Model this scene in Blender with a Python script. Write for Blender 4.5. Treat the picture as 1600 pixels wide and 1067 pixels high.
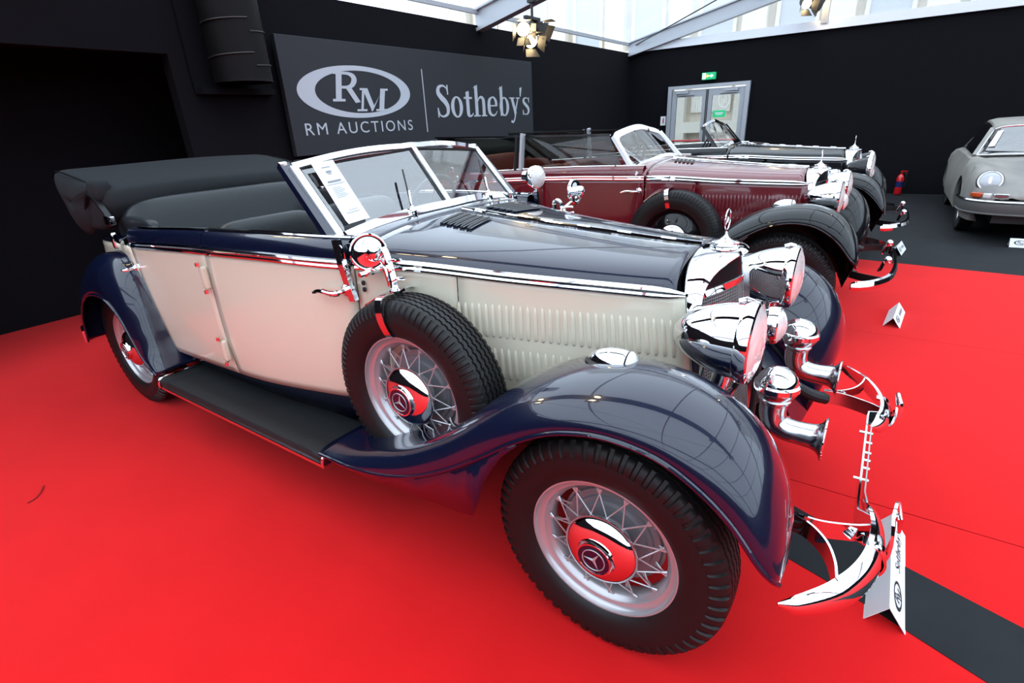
import bpy, bmesh, math, random
import numpy as np
from mathutils import Vector, Matrix
random.seed(7); rng = np.random.default_rng(7)
for o in list(bpy.data.objects): bpy.data.objects.remove(o)
SC = bpy.context.scene; COL = SC.collection
PI = math.pi

# ------------------------------------------------------------------ camera
CX, CY, CZ, YAW, PITCH, ROLL, FPX = 0.5032, -1.8632, 1.5493, 2.1901, 0.3948, -0.0517, 816.6
cy, sy, cp, sp = math.cos(YAW), math.sin(YAW), math.cos(PITCH), math.sin(PITCH)
fw = Vector((cy*cp, sy*cp, -sp)); rt = Vector((sy, -cy, 0)); up = rt.cross(fw)
cr_, sr_ = math.cos(ROLL), math.sin(ROLL)
rt, up = cr_*rt + sr_*up, -sr_*rt + cr_*up
cam = bpy.data.objects.new('camera', bpy.data.cameras.new('camera')); COL.objects.link(cam)
cam.matrix_world = Matrix(((rt.x, up.x, -fw.x, CX), (rt.y, up.y, -fw.y, CY), (rt.z, up.z, -fw.z, CZ), (0, 0, 0, 1)))
cam.data.sensor_width = 36; cam.data.lens = FPX/1600*36; cam.data.clip_start = 0.05; cam.data.clip_end = 200
SC.camera = cam
# ------------------------------------------------------------------ world, exposure
W = bpy.data.worlds.new('overcast_sky'); SC.world = W; W.use_nodes = True
nt = W.node_tree; nt.nodes.clear()
out = nt.nodes.new('ShaderNodeOutputWorld'); bg = nt.nodes.new('ShaderNodeBackground')
tc = nt.nodes.new('ShaderNodeTexCoord'); sx_ = nt.nodes.new('ShaderNodeSeparateXYZ'); rp = nt.nodes.new('ShaderNodeValToRGB')
rp.color_ramp.elements[0].position = 0.0; rp.color_ramp.elements[0].color = (0.66, 0.79, 0.95, 1)
rp.color_ramp.elements[1].position = 0.8; rp.color_ramp.elements[1].color = (0.79, 0.90, 1.02, 1)
nt.links.new(tc.outputs['Generated'], sx_.inputs[0]); nt.links.new(sx_.outputs['Z'], rp.inputs[0])
nt.links.new(rp.outputs[0], bg.inputs[0]); bg.inputs[1].default_value = 1.0; nt.links.new(bg.outputs[0], out.inputs[0])
SC.view_settings.view_transform = 'Standard'; SC.view_settings.look = 'None'
SC.view_settings.gamma = 1; SC.view_settings.use_curve_mapping = False
SC.view_settings.exposure = 1.70
SC.cycles.use_denoising = True
SC.cycles.max_bounces = 10; SC.cycles.transparent_max_bounces = 24; SC.cycles.sample_clamp_indirect = 6
SC.cycles.caustics_reflective = False; SC.cycles.caustics_refractive = False

# ------------------------------------------------------------------ materials
def mat(name, col, rough=.5, metal=0, coat=0, spec=.5, emit=None, estr=0, bump=None, sheen=0, var=None):
    m = bpy.data.materials.new(name); m.use_nodes = True; n = m.node_tree.nodes; L = m.node_tree.links
    b = n['Principled BSDF']
    b.inputs['Base Color'].default_value = (*col, 1); b.inputs['Roughness'].default_value = rough
    b.inputs['Metallic'].default_value = metal; b.inputs['Coat Weight'].default_value = coat
    b.inputs['Coat Roughness'].default_value = .02; b.inputs['Specular IOR Level'].default_value = spec
    if emit: b.inputs['Emission Color'].default_value = (*emit, 1); b.inputs['Emission Strength'].default_value = estr
    if sheen: b.inputs['Sheen Weight'].default_value = sheen; b.inputs['Sheen Roughness'].default_value = .6
    if var or bump:
        t = n.new('ShaderNodeTexCoord')
    if var:                       # var = (scale, colour2, lo, hi)
        nz = n.new('ShaderNodeTexNoise'); nz.inputs['Scale'].default_value = var[0]; nz.inputs['Detail'].default_value = 5
        r = n.new('ShaderNodeValToRGB'); r.color_ramp.elements[0].position = var[2]; r.color_ramp.elements[1].position = var[3]
        r.color_ramp.elements[0].color = (*col, 1); r.color_ramp.elements[1].color = (*var[1], 1)
        L.new(t.outputs['Object'], nz.inputs['Vector']); L.new(nz.outputs['Fac'], r.inputs[0]); L.new(r.outputs[0], b.inputs['Base Color'])
    if bump:                      # bump = (scale, strength, distance)
        nz = n.new('ShaderNodeTexNoise'); nz.inputs['Scale'].default_value = bump[0]; nz.inputs['Detail'].default_value = 4
        bp = n.new('ShaderNodeBump'); bp.inputs['Strength'].default_value = bump[1]; bp.inputs['Distance'].default_value = bump[2]
        L.new(t.outputs['Object'], nz.inputs['Vector']); L.new(nz.outputs['Fac'], bp.inputs['Height']); L.new(bp.outputs[0], b.inputs['Normal'])
    return m
def glassy(name, tint, ior=1.45, gl_rough=.0, body=0.0, bodycol=(.9, .9, .9)):
    m = bpy.data.materials.new(name); m.use_nodes = True; n = m.node_tree.nodes; L = m.node_tree.links; n.clear()
    o = n.new('ShaderNodeOutputMaterial'); t = n.new('ShaderNodeBsdfTransparent'); g = n.new('ShaderNodeBsdfGlossy')
    f = n.new('ShaderNodeFresnel'); mx = n.new('ShaderNodeMixShader')
    t.inputs[0].default_value = (*tint, 1); g.inputs['Roughness'].default_value = gl_rough; f.inputs[0].default_value = ior
    last = t
    if body:
        d = n.new('ShaderNodeBsdfTranslucent'); d.inputs[0].default_value = (*bodycol, 1); m2 = n.new('ShaderNodeMixShader')
        m2.inputs[0].default_value = body; L.new(t.outputs[0], m2.inputs[1]); L.new(d.outputs[0], m2.inputs[2]); last = m2
    L.new(f.outputs[0], mx.inputs[0]); L.new(last.outputs[0], mx.inputs[1]); L.new(g.outputs[0], mx.inputs[2]); L.new(mx.outputs[0], o.inputs[0])
    return m
M = {}
M['navy'] = mat('navy paint', (.0028, .0055, .022), .25, coat=1, spec=.25)
M['cream'] = mat('cream paint', (.705, .642, .50), .22, coat=.5)
M['black_paint'] = mat('black paint', (.004, .0045, .006), .25, coat=.65, spec=.1)
M['burgundy'] = mat('burgundy paint', (.13, .006, .012), .2, coat=1)
M['chrome'] = mat('chrome', (.86, .87, .89), .035, 1)
M['dullchrome'] = mat('brushed nickel', (.62, .63, .65), .16, 1)
M['grille'] = mat('painted grille wire', (.34, .33, .33), .5, .2)
M['silver'] = mat('silver wheel paint', (.50, .50, .52), .3, .55)
M['drum'] = mat('grey drum', (.24, .25, .27), .4, .4)
M['rubber'] = mat('tyre rubber', (.0062, .0062, .0066), .5, spec=.35, bump=(60, .15, .002))
M['mat_rubber'] = mat('ribbed rubber mat', (.010, .0105, .0115), .6, spec=.35, bump=(90, .3, .002))
M['leather'] = mat('dark leather', (.0125, .0155, .018), .40, spec=.4, bump=(70, .25, .003))
M['redleather'] = mat('red brown leather', (.17, .03, .022), .4, bump=(70, .25, .003))
M['canvas'] = mat('black canvas', (.0175, .0195, .0215), .9, spec=.2, bump=(30, .25, .01))
M['dark'] = mat('dark metal', (.008, .008, .009), .6)
M['black'] = mat('black trim', (.006, .006, .007), .4)
M['lamp_glass'] = mat('fluted lamp glass', (.82, .80, .76), .12, 0, coat=1)
M['amber_glass'] = mat('amber glass', (.7, .28, .05), .15, 0, coat=1)
M['white_glass'] = mat('white lamp glass', (.72, .72, .70), .2, coat=1)
M['mirror'] = mat('mirror glass', (.8, .82, .84), .01, 1)
M['paper'] = mat('white paper', (.78, .80, .82), .8)
M['ink'] = mat('grey ink', (.25, .27, .29), .8)
M['blackink'] = mat('black ink', (.015, .015, .02), .7)
M['glass'] = glassy('clear window glass', (.93, .95, .95), 2.9)
M['tint'] = glassy('tinted window glass', (.55, .55, .52), 1.5)
M['carpet'] = mat('red carpet', (.60, .0045, .0058), .95, spec=.10, sheen=.055, bump=(260, .25, .003), var=(3.0, (.64, .0052, .0068), .35, .7))
M['darkfloor'] = mat('dark grey flooring', (.0095, .0105, .0125), .8, spec=.25, bump=(200, .2, .002), var=(4, (.014, .0155, .018), .35, .75))
M['drape'] = mat('black wall fabric', (.0056, .0054, .0072), .95, spec=.12, bump=(40, .2, .01))
M['board'] = mat('slate sign board', (.026, .0285, .034), .6, spec=.3)
M['letter'] = mat('pale sign lettering', (.50, .53, .58), .6)
M['alu'] = mat('grey aluminium', (.46, .48, .51), .45, .3)
M['white_steel'] = mat('white painted steel', (.74, .75, .76), .5)
M['black_steel'] = mat('black lamp steel', (.02, .019, .018), .5)
M['stone'] = mat('beige stone', (.62, .56, .46), .9, var=(1.2, (.54, .48, .39), .35, .75), bump=(6, .4, .05))
M['stonelight'] = mat('pale stone', (.70, .66, .58), .9)
M['slate'] = mat('grey window glass', (.42, .45, .48), .4)
M['green'] = mat('green sign', (.0, .28, .11), .5, emit=(.02, .45, .2), estr=.25)
M['white'] = mat('white sign', (.85, .88, .86), .5)
M['magenta'] = mat('magenta red print', (.60, .02, .10), .5)
M['fire_red'] = mat('red enamel', (.55, .008, .012), .25, coat=.5)
M['blue'] = mat('blue enamel', (.01, .02, .10), .3)
M['dust'] = mat('dusty grey beige paint', (.255, .24, .212), .55, var=(2.5, (.17, .165, .158), .4, .7))
M['dustblack'] = mat('dusty black', (.03, .03, .03), .6)
M['indicator'] = mat('orange red indicator glass', (.50, .075, .02), .2, coat=.6)
M['lampglow'] = mat('glowing lamp', (1, .8, .5), .4, emit=(1.0, .74, .40), estr=14)
M['roof'] = glassy('clear tent membrane', (.95, .97, .98), 1.2, .15, .30, (.92, .95, .98))
M['gable'] = glassy('clear gable film', (.93, .94, .95), 1.2, .1, .26, (.93, .95, .98))
M['whitepvc'] = mat('white tent fabric', (.80, .83, .86), .6)
M['steering'] = mat('ivory wheel', (.5, .48, .42), .3)
M['yellow'] = mat('yellow print', (.75, .62, .08), .5)

# ------------------------------------------------------------------ mesh helpers
class B:
    def __init__(s): s.v = []; s.f = []
    def add(s, vs, fs):
        k = len(s.v); s.v += [tuple(map(float, p)) for p in vs]; s.f += [tuple(i+k for i in f) for f in fs]; return s
    def grid(s, P, wu=False, wv=False, flip=False):            # P: nu x nv x 3
        P = np.asarray(P, float); nu, nv = P.shape[:2]; fs = []
        for i in range(nu if wu else nu-1):
            for j in range(nv if wv else nv-1):
                a, b, c, d = i*nv+j, ((i+1) % nu)*nv+j, ((i+1) % nu)*nv+(j+1) % nv, i*nv+(j+1) % nv
                fs.append((a, d, c, b) if flip else (a, b, c, d))
        return s.add(P.reshape(-1, 3), fs)
    def lathe(s, prof, n=32, o=(0, 0, 0), ax='y', arc=2*PI):   # prof (along axis, radius)
        P = []
        full = arc > 6.28
        for k in range(n if full else n+1):
            a = arc*k/n
            row = []
            for (h, r) in prof:
                c, d = r*math.cos(a), r*math.sin(a)
                p = {'y': (c, h, d), 'x': (h, c, d), 'z': (c, d, h)}[ax]
                row.append((o[0]+p[0], o[1]+p[1], o[2]+p[2]))
            P.append(row)
        return s.grid(P, wu=full)
    def tube(s, path, r, n=10, cap=True):
        path = [Vector(p) for p in path]; rs = [float(v) for v in r] if hasattr(r, '__len__') else [r]*len(path)
        P = []; ref = None
        for i, p in enumerate(path):
            t = (path[min(i+1, len(path)-1)]-path[max(i-1, 0)]).normalized()
            if ref is None:
                ref = Vector((0, 0, 1)) if abs(t.z) < .9 else Vector((1, 0, 0))
            u = (ref-t*ref.dot(t)).normalized(); ref = u; w = t.cross(u)
            P.append([p+rs[i]*(math.cos(2*PI*k/n)*u+math.sin(2*PI*k/n)*w) for k in range(n)])
        k0 = len(s.v); s.grid(P, wv=True)
        if cap:
            s.f.append(tuple(k0+k for k in range(n))[::-1]); s.f.append(tuple(k0+(len(P)-1)*n+k for k in range(n)))
        return s
    def sweep(s, path, sec, upv=(0, 0, 1), cap=True, scale=None):   # sec: closed list (a,b): a along side, b along up
        path = [Vector(p) for p in path]; upv = Vector(upv); P = []
        for i, p in enumerate(path):
            t = (path[min(i+1, len(path)-1)]-path[max(i-1, 0)]).normalized()
            sd = t.cross(upv).normalized(); u = sd.cross(t).normalized(); q = scale[i] if scale is not None else 1
            qq = [float(v) for v in q] if hasattr(q, '__len__') else (float(q), float(q))
            P.append([p+sd*a*qq[0]+u*b*qq[1] for a, b in sec])
        k0 = len(s.v); n = len(sec); s.grid(P, wv=True)
        if cap:
            s.f.append(tuple(k0+k for k in range(n))[::-1]); s.f.append(tuple(k0+(len(P)-1)*n+k for k in range(n)))
        return s
    def box(s, c, d, R=None):
        vs = [Vector((sx*d[0]/2, sy*d[1]/2, sz*d[2]/2)) for sx in (-1, 1) for sy in (-1, 1) for sz in (-1, 1)]
        if R: vs = [R @ v for v in vs]
        vs = [v+Vector(c) for v in vs]
        return s.add(vs, [(0, 1, 3, 2), (4, 6, 7, 5), (0, 4, 5, 1), (2, 3, 7, 6), (0, 2, 6, 4), (1, 5, 7, 3)])
    def rbox(s, c, d, e=.3, nu=20, nv=12, R=None):               # rounded cushion (superellipsoid)
        pw = lambda v: math.copysign(abs(v)**e, v); P = []
        for i in range(nu):
            a = 2*PI*i/nu; row = []
            for j in range(nv+1):
                b = -PI/2+PI*j/nv
                p = Vector((d[0]/2*pw(math.cos(a))*pw(math.cos(b)), d[1]/2*pw(math.sin(a))*pw(math.cos(b)), d[2]/2*pw(math.sin(b))))
                if R: p = R @ p
                row.append(p+Vector(c))
            P.append(row)
        return s.grid(P, wu=True)
    def prism(s, pts, z0, z1, fn=lambda a, b, h: (a, b, h)):     # polygon extruded
        n = len(pts); vs = [fn(a, b, z0) for a, b in pts]+[fn(a, b, z1) for a, b in pts]
        return s.add(vs, [tuple(range(n))[::-1], tuple(range(n, 2*n))]+[(i, (i+1) % n, n+(i+1) % n, n+i) for i in range(n)])
    def mirror(s):
        t = B(); t.v = [(x, -y, z) for x, y, z in s.v]; t.f = [f[::-1] for f in s.f]; return t
def mesh(name, b, m, sharp=35, fix=True):
    me = bpy.data.meshes.new(name); me.from_pydata(b.v, [], b.f)
    if fix:
        bm = bmesh.new(); bm.from_mesh(me); bmesh.ops.remove_doubles(bm, verts=bm.verts, dist=1e-6)
        bmesh.ops.recalc_face_normals(bm, faces=bm.faces); bm.to_mesh(me); bm.free()
    me.materials.append(m); me.shade_smooth()
    try: me.set_sharp_from_angle(angle=math.radians(sharp))
    except Exception: pass
    return me
def link(name, me, parent=None, loc=(0, 0, 0), rot=(0, 0, 0)):
    o = bpy.data.objects.new(name, me); COL.objects.link(o); o.location = loc; o.rotation_euler = rot
    if parent: o.parent = parent
    return o
def obj(name, b, m, parent=None, loc=(0, 0, 0), rot=(0, 0, 0), sharp=35, solid=0, hint=None, label=None, bev=0):
    me = mesh(name, b, m, sharp)
    if hint is not None:
        t = sum((p.normal*p.area for p in me.polygons), Vector())
        if t.dot(Vector(hint)) < 0: me.flip_normals()
    o = link(name, me, parent, loc, rot)
    if solid:
        md = o.modifiers.new('solid', 'SOLIDIFY'); md.thickness = solid; md.offset = -1
    if bev:
        md = o.modifiers.new('bevel', 'BEVEL'); md.width = bev; md.segments = 2; md.limit_method = 'ANGLE'
    if label: o['label'] = label
    return o
def tag(o, label, cat, group=None):
    o['label'] = label; o['category'] = cat
    if group: o['group'] = group
    return o
def struct(o): o['kind'] = 'structure'; return o
def empty(name, loc=(0, 0, 0), parent=None, rot=(0, 0, 0)):
    o = bpy.data.objects.new(name, None); COL.objects.link(o); o.location = loc; o.rotation_euler = rot; o.empty_display_size = .1
    if parent: o.parent = parent
    return o
def cr(pts, n):                                                   # Catmull-Rom resample
    P = np.asarray(pts, float); m = len(P); Q = np.vstack([2*P[0]-P[1], P, 2*P[-1]-P[-2]]); outp = []
    for t in np.linspace(0, m-1-1e-9, n):
        i = int(t); u = t-i; a, b, c, d = Q[i:i+4]
        outp.append(.5*((2*b)+(c-a)*u+(2*a-5*b+4*c-d)*u*u+(3*b-a-3*c+d)*u**3))
    return np.array(outp)
def keyed(keys):
    k = sorted(keys); xs = np.array([a for a, _ in k]); ys = np.array([b for _, b in k])
    h = np.diff(xs); dl = np.diff(ys)/h; mm = np.zeros(len(xs)); mm[0] = dl[0]; mm[-1] = dl[-1]
    for i in range(1, len(xs)-1):
        mm[i] = 0 if dl[i-1]*dl[i] <= 0 else 2*dl[i-1]*dl[i]/(dl[i-1]+dl[i])
    def f(x):
        i = int(np.clip(np.searchsorted(xs, x)-1, 0, len(h)-1)); t = min(max((x-xs[i])/h[i], 0), 1)
        return float((2*t**3-3*t*t+1)*ys[i]+(t**3-2*t*t+t)*h[i]*mm[i]+(-2*t**3+3*t*t)*ys[i+1]+(t**3-t*t)*h[i]*mm[i+1])
    return f
def Rz(a): return Matrix.Rotation(a, 3, 'Z')
def Ry(a): return Matrix.Rotation(a, 3, 'Y')
def Rx(a): return Matrix.Rotation(a, 3, 'X')

# ------------------------------------------------------------------ the tent hall
WX, WY, WH, X1, Y1 = -4.67, 10.45, 2.85, 15.33, -11.43
# floor
struct(obj('floor', B().box((4.7, -.49, -.15), (21.5, 22.1, .3)), M['darkfloor']))
cp_ = empty('carpet'); cp_['kind'] = 'structure'
def slab(poly, h): return B().prism(poly, -.001, h)
obj('carpet_strip', slab([(-5.85, -11.3), (9, -11.3), (9, .372), (-5.85, .43)], .006), M['carpet'], cp_)
obj('carpet_strip', slab([(-4.6, .433), (9, .375), (9, 2.5), (-4.6, 2.55)], .006), M['carpet'], cp_)
obj('carpet_strip', slab([(-4.6, 2.553), (9, 2.503), (9, 4.2), (1.72, 4.72), (.3, 4.86), (-4.6, 5.3)], .006), M['carpet'], cp_)
# black strip laid over the carpet
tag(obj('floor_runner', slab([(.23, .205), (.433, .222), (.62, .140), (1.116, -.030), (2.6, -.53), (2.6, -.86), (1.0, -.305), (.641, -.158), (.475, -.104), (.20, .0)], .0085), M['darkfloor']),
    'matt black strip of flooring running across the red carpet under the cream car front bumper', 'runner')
# walls (black fabric)
dr = M['drape']
OY0, OY1, OZ = -1.6, .63, 2.225                                        # opening in the left wall
bw = B().box((WX-.06, (OY1+WY)/2, WH/2), (.12, WY-OY1, WH)).box((WX-.06, (OY0+OY1)/2, (WH+OZ)/2), (.12, OY1-OY0, WH-OZ)).box((WX-.06, (Y1+OY0)/2, WH/2), (.12, OY0-Y1, WH))
struct(obj('wall_left', bw, dr))
struct(obj('wall_recess', B().box((-5.91, -.6, WH/2), (.12, 4.6, WH)).box((-5.3, 1.75, WH/2), (1.2, .1, WH)).box((-5.3, -2.9, WH/2), (1.2, .1, WH)).box((-5.3, -.6, WH+.05), (1.3, 4.7, .1)), dr))
DX0, DX1, DZ = -3.74, -2.085, 2.11
struct(obj('wall_back', B().box(((WX+DX0)/2, WY+.06, WH/2), (DX0-WX, .12, WH)).box(((DX0+DX1)/2, WY+.06, (WH+DZ)/2), (DX1-DX0, .12, WH-DZ)).box(((X1+DX1)/2, WY+.06, WH/2), (X1-DX1, .12, WH)), dr))
struct(obj('wall_right', B().box((X1+.06, (WY+Y1)/2, WH/2), (.12, WY-Y1, WH)), dr))
struct(obj('wall_front', B().box((5.3, Y1-.06, WH/2), (20, .12, WH)), dr))
# roof: rafters, purlins, membrane, gable film
RX, SL = 5.33, .222
RZ = WH+(RX-WX)*SL
yr = [WY, 4.98, -.49, -5.96, -11.43]
roof = empty('ceiling'); roof['kind'] = 'structure'
for k, y in enumerate(yr[:-1]):
    y0, y1 = yr[k+1], y
    for (xa, xb) in ((WX, RX), (X1, RX)):
        obj('roof_panel', B().add([(xa, y0, WH+.2), (xb, y0, RZ+.2), (xb, y1, RZ+.2), (xa, y1, WH+.2)], [(0, 1, 2, 3)]), M['roof'], roof)
for y in yr:
    yy = y-.06 if y == WY else y
    b = B()
    for (xa, xb) in ((WX-.02, RX), (X1+.02, RX)):
        b.sweep([(xa, yy, WH+.06), (xb, yy, RZ+.06)], [(-.075, -.14), (.075, -.14), (.075, -.10), (.03, -.09), (.03, .10), (.075, .11), (.075, .14), (-.075, .14), (-.075, .11), (-.03, .10), (-.03, -.09), (-.075, -.10)])
    obj('rafter', b, M['alu'], roof)
for i, (x, top) in enumerate([(WX, 0), (-2.1, 0), (.4, 0), (2.9, 0), (RX, 0), (7.8, 0), (10.3, 0), (X1, 0)]):
    z = WH+.10+min(x-WX, X1-x)*SL
    obj('purlin', B().box((x, (WY+Y1)/2, z+.06), (.05, WY-Y1, .05)), M['alu'], roof)
for k, y in enumerate(yr[:-1]):                                        # wind bracing cables
    y0, y1 = yr[k+1], y
    if k in (0, 2):
        obj('brace_cable', B().tube([(WX, y1, WH+.1), (RX, y0, RZ+.1)], .012, 6).tube([(WX, y0, WH+.1), (RX, y1, RZ+.1)], .012, 6).tube([(X1, y1, WH+.1), (RX, y0, RZ+.1)], .012, 6).tube([(X1, y0, WH+.1), (RX, y1, RZ+.1)], .012, 6), M['black_steel'], roof)
gz = lambda x: WH+.2+min(x-WX, X1-x)*SL
struct(obj('window_1', B().add([(WX, WY+.02, WH+.16), (X1, WY+.02, WH+.16), (RX, WY+.02, gz(RX))], [(0, 1, 2)]), M['gable']))
struct(obj('window_2', B().add([(WX, Y1-.02, WH+.16), (X1, Y1-.02, WH+.16), (RX, Y1-.02, gz(RX))], [(0, 1, 2)]), M['gable']))
struct(obj('trim_1', B().box((RX, WY-.01, WH+.075), (20, .10, .15)), M['whitepvc']))
struct(obj('trim_2', B().box((-.95, WY-.03, 3.55), (.11, .10, 1.2)), M['alu']))
struct(obj('trim_3', B().box((5.3, WY-.03, 3.9), (.11, .10, 2.0)), M['alu']))

# double door
dr_ = empty('door_1', (DX0, WY, 0)); dr_['kind'] = 'structure'
wd = DX1-DX0
obj('door_frame', B().box((.04, 0, DZ/2), (.08, .16, DZ)).box((wd-.04, 0, DZ/2), (.08, .16, DZ)).box((wd/2, 0, DZ-.03), (wd-.16, .155, .06)).box((wd/2, 0, .01), (wd-.16, .155, .02)), M['alu'], dr_)
for k in (0, 1):
    xa = .09+k*(wd/2-.08); xb = xa+wd/2-.10
    lf = obj('door_leaf', B().box((xa+.045, -.01, 1.02), (.09, .06, 2.0)).box((xb-.045, -.01, 1.02), (.09, .06, 2.0)).box(((xa+xb)/2, -.01, 1.953), (xb-xa-.18, .055, .13)).box(((xa+xb)/2, -.01, .12), (xb-xa-.18, .055, .2)), M['alu'], dr_)
    obj('pane', B().box(((xa+xb)/2, .0, 1.05), (xb-xa-.18, .008, 1.7)), M['glass'], lf)
    obj('door_closer', B().box((xa+.22+k*.25, -.06, 1.98), (.26, .05, .05)).box((xa+.3+k*.12, -.06, 1.93), (.34, .02, .02)), M['alu'], lf)
    obj('push_bar', B().tube([(xa+.06, -.07, 1.02), (xb-.06, -.07, 1.02)], .02, 8), M['fire_red'], lf)
    obj('edge_seal', B().box((xb-.006 if k == 0 else xa+.004, -.045, 1.02), (.016, .012, 1.98)), M['black'], lf)
st = tag(obj('door_sticker', B().box((-2.64, WY-.05, 1.50), (.25, .004, .13)), M['green']), 'green notice stuck on the right-hand glass of the double door', 'sticker')
st.location.z = .03
obj('notice_line', B().box((-2.64, WY-.054, 1.515), (.17, .003, .022)).box((-2.64, WY-.054, 1.485), (.13, .003, .016)), M['white'], st)
ex = tag(obj('exit_sign', B().box((-2.905, WY-.07, 2.255), (.265, .1, .13)), M['green'], bev=.006), 'lit green and white exit sign box above the double door', 'exit sign')
e = B()
yy = WY-.123
e.add([(-3.02, yy, 2.20), (-2.955, yy, 2.20), (-2.955, yy, 2.31), (-3.02, yy, 2.31)], [(0, 1, 2, 3)])
e.add([(-2.90, yy, 2.245), (-2.85, yy, 2.245), (-2.85, yy, 2.22), (-2.80, yy, 2.255), (-2.85, yy, 2.29), (-2.85, yy, 2.265), (-2.90, yy, 2.265)], [(0, 1, 2, 3, 4, 5, 6)])
obj('exit_arrow', e, mat('lit white', (.9, .95, .9), .5, emit=(.8, 1, .85), estr=.35), ex)
obj('exit_lamp', B().box((-2.925, yy, 2.255), (.035, .003, .05)), mat('lit yellow', (.9, .7, .1), .5, emit=(1, .75, .1), estr=.5), ex)
ws = tag(obj('wall_sign', B().box((-3.83, WY-.03, 1.44), (.115, .02, .185)), M['white']), 'small white notice with a red extinguisher pictogram left of the double door', 'sign')
obj('pictogram', B().box((-3.825, WY-.043, 1.435), (.026, .004, .09)).box((-3.822, WY-.043, 1.495), (.014, .004, .03)), M['magenta'], ws)

# fire extinguisher by the back wall
fx = tag(empty('fire_extinguisher', (.70, WY-.2, 0)), 'red fire extinguisher standing by the black back wall behind the black car', 'extinguisher')
obj('cylinder', B().lathe([(0, .0), (0, .07), (.02, .08), (.40, .08), (.46, .055), (.49, .025), (.50, 0)], 20, (0, 0, .02), 'z'), M['fire_red'], fx)
obj('label_band', B().lathe([(.18, .0815), (.32, .0815)], 20, (0, 0, .02), 'z'), M['blue'], fx)
obj('valve', B().tube([(0, 0, .5), (0, 0, .57)], .018, 8).box((.05, 0, .585), (.14, .03, .018)).box((.06, 0, .545), (.12, .025, .012)), M['fire_red'], fx)
obj('hose', B().tube(cr([(.02, 0, .55), (.10, -.02, .52), (.12, -.02, .36), (.10, -.02, .2)], 14), .011, 6), M['black'], fx)

fx.scale = (.72, .72, .72)
# ventilation duct hanging on the left wall
du = tag(empty('ventilation_duct', (-4.43, 1.12, 2.0)), 'black flexible ventilation hose hanging down the wall left of the sign board', 'duct')
prof = []
for k in range(61):
    prof.append((k*.03, .24+.0015*math.cos(k*PI)))
obj('hose_sleeve', B().lathe([(0, .19), (0.0, .235)]+prof, 36, (0, 0, 0), 'z'), mat('black duct foil', (.0025, .002, .0025), .6, spec=.2), du)
for k in range(4):
    obj('coil_ring', B().tube([(.243*math.cos(a), .248*math.sin(a), .12+k*.26+.05*a/PI) for a in np.linspace(0, 2*PI, 37)], .007, 6), M['black_steel'], du)
obj('outlet_plate', B().box((-.17, .02, -.06), (.10, .70, .05)).box((-.215, .02, .3), (.02, .74, .75)), M['drape'], du)

# ------------------------------------------------------------------ lettering
def ribbon(b, pts, ws, fn, n=24, smooth=True, h=.004):
    P = cr(np.array([list(p)+[w] for p, w in zip(pts, ws)]), n) if smooth else np.array([list(p)+[w] for p, w in zip(pts, ws)])
    L, R = [], []
    for i in range(len(P)):
        t = P[min(i+1, len(P)-1), :2]-P[max(i-1, 0), :2]; t = t/(np.linalg.norm(t)+1e-9); nn = np.array([-t[1], t[0]])
        w = abs(P[i, 2])/2; L.append(P[i, :2]+nn*w); R.append(P[i, :2]-nn*w)
    vs = [fn(*p) for p in L]+[fn(*p) for p in R]; m = len(P)
    b.add(vs, [(i, i+1, m+i+1, m+i) for i in range(m-1)])
def ring(b, c, ro, ri, fn, n=48, off=(0, 0)):
    vs = []
    for k in range(n):
        a = 2*PI*k/n; vs.append(fn(c[0]+ro[0]*math.cos(a), c[1]+ro[1]*math.sin(a)))
    for k in range(n):
        a = 2*PI*k/n; vs.append(fn(c[0]+off[0]+ri[0]*math.cos(a), c[1]+off[1]+ri[1]*math.sin(a)))
    b.add(vs, [(k, (k+1) % n, n+(k+1) % n, n+k) for k in range(n)])
def bar(b, x0, z0, x1, z1, fn): b.add([fn(x0, z0), fn(x1, z0), fn(x1, z1), fn(x0, z1)], [(0, 1, 2, 3)])
def poly(b, pts, fn): b.add([fn(*p) for p in pts], [tuple(range(len(pts)))])
T, t_ = .135, .045
def g_S(b, f, k=1.0):
    ribbon(b, [(.45, .80), (.41, .90), (.28, .965), (.14, .91), (.105, .76), (.20, .62), (.34, .48), (.425, .32), (.40, .12), (.25, .035), (.12, .08), (.06, .24)], [t_, t_, .06, .10, T, .16, .16, T, .10, .06, t_, t_], f, 48)
    bar(b, .43, .70, .475, .99, f); bar(b, .035, .01, .08, .30, f)
def g_o(b, f): ring(b, (.26, .32), (.235, .335), (.105, .285), f)
def g_t(b, f):
    bar(b, .11, .14, .24, .80, f); bar(b, .02, .575, .36, .635, f); poly(b, [(.02, .60), (.11, .66), (.17, .82), (.24, .82), (.24, .6)], f)
    ribbon(b, [(.175, .20), (.18, .07), (.25, .02), (.34, .06), (.38, .12)], [.13, .12, .07, t_, .03], f)
def g_h(b, f):
    bar(b, .10, 0, .23, 1.0, f); poly(b, [(.02, .93), (.10, .95), (.23, 1.04), (.23, .93)], f)
    ribbon(b, [(.20, .46), (.28, .60), (.38, .635), (.46, .56), (.475, .40), (.475, .03)], [.03, .05, .09, .12, .13, .13], f)
    bar(b, .02, 0, .31, .045, f); bar(b, .36, 0, .60, .045, f)
def g_e(b, f):
    bar(b, .10, .33, .46, .375, f)
    ribbon(b, [(.43, .34), (.42, .50), (.34, .62), (.24, .635), (.12, .54), (.09, .34), (.12, .12), (.24, .025), (.37, .05), (.47, .17)], [.11, .11, .07, .05, .11, .135, .12, .07, .05, .02], f, 40)
def g_b(b, f):
    bar(b, .10, .0, .23, 1.0, f); poly(b, [(.02, .93), (.10, .95), (.23, 1.04), (.23, .93)], f)
    ring(b, (.30, .32), (.235, .335), (.105, .285), f)
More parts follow.
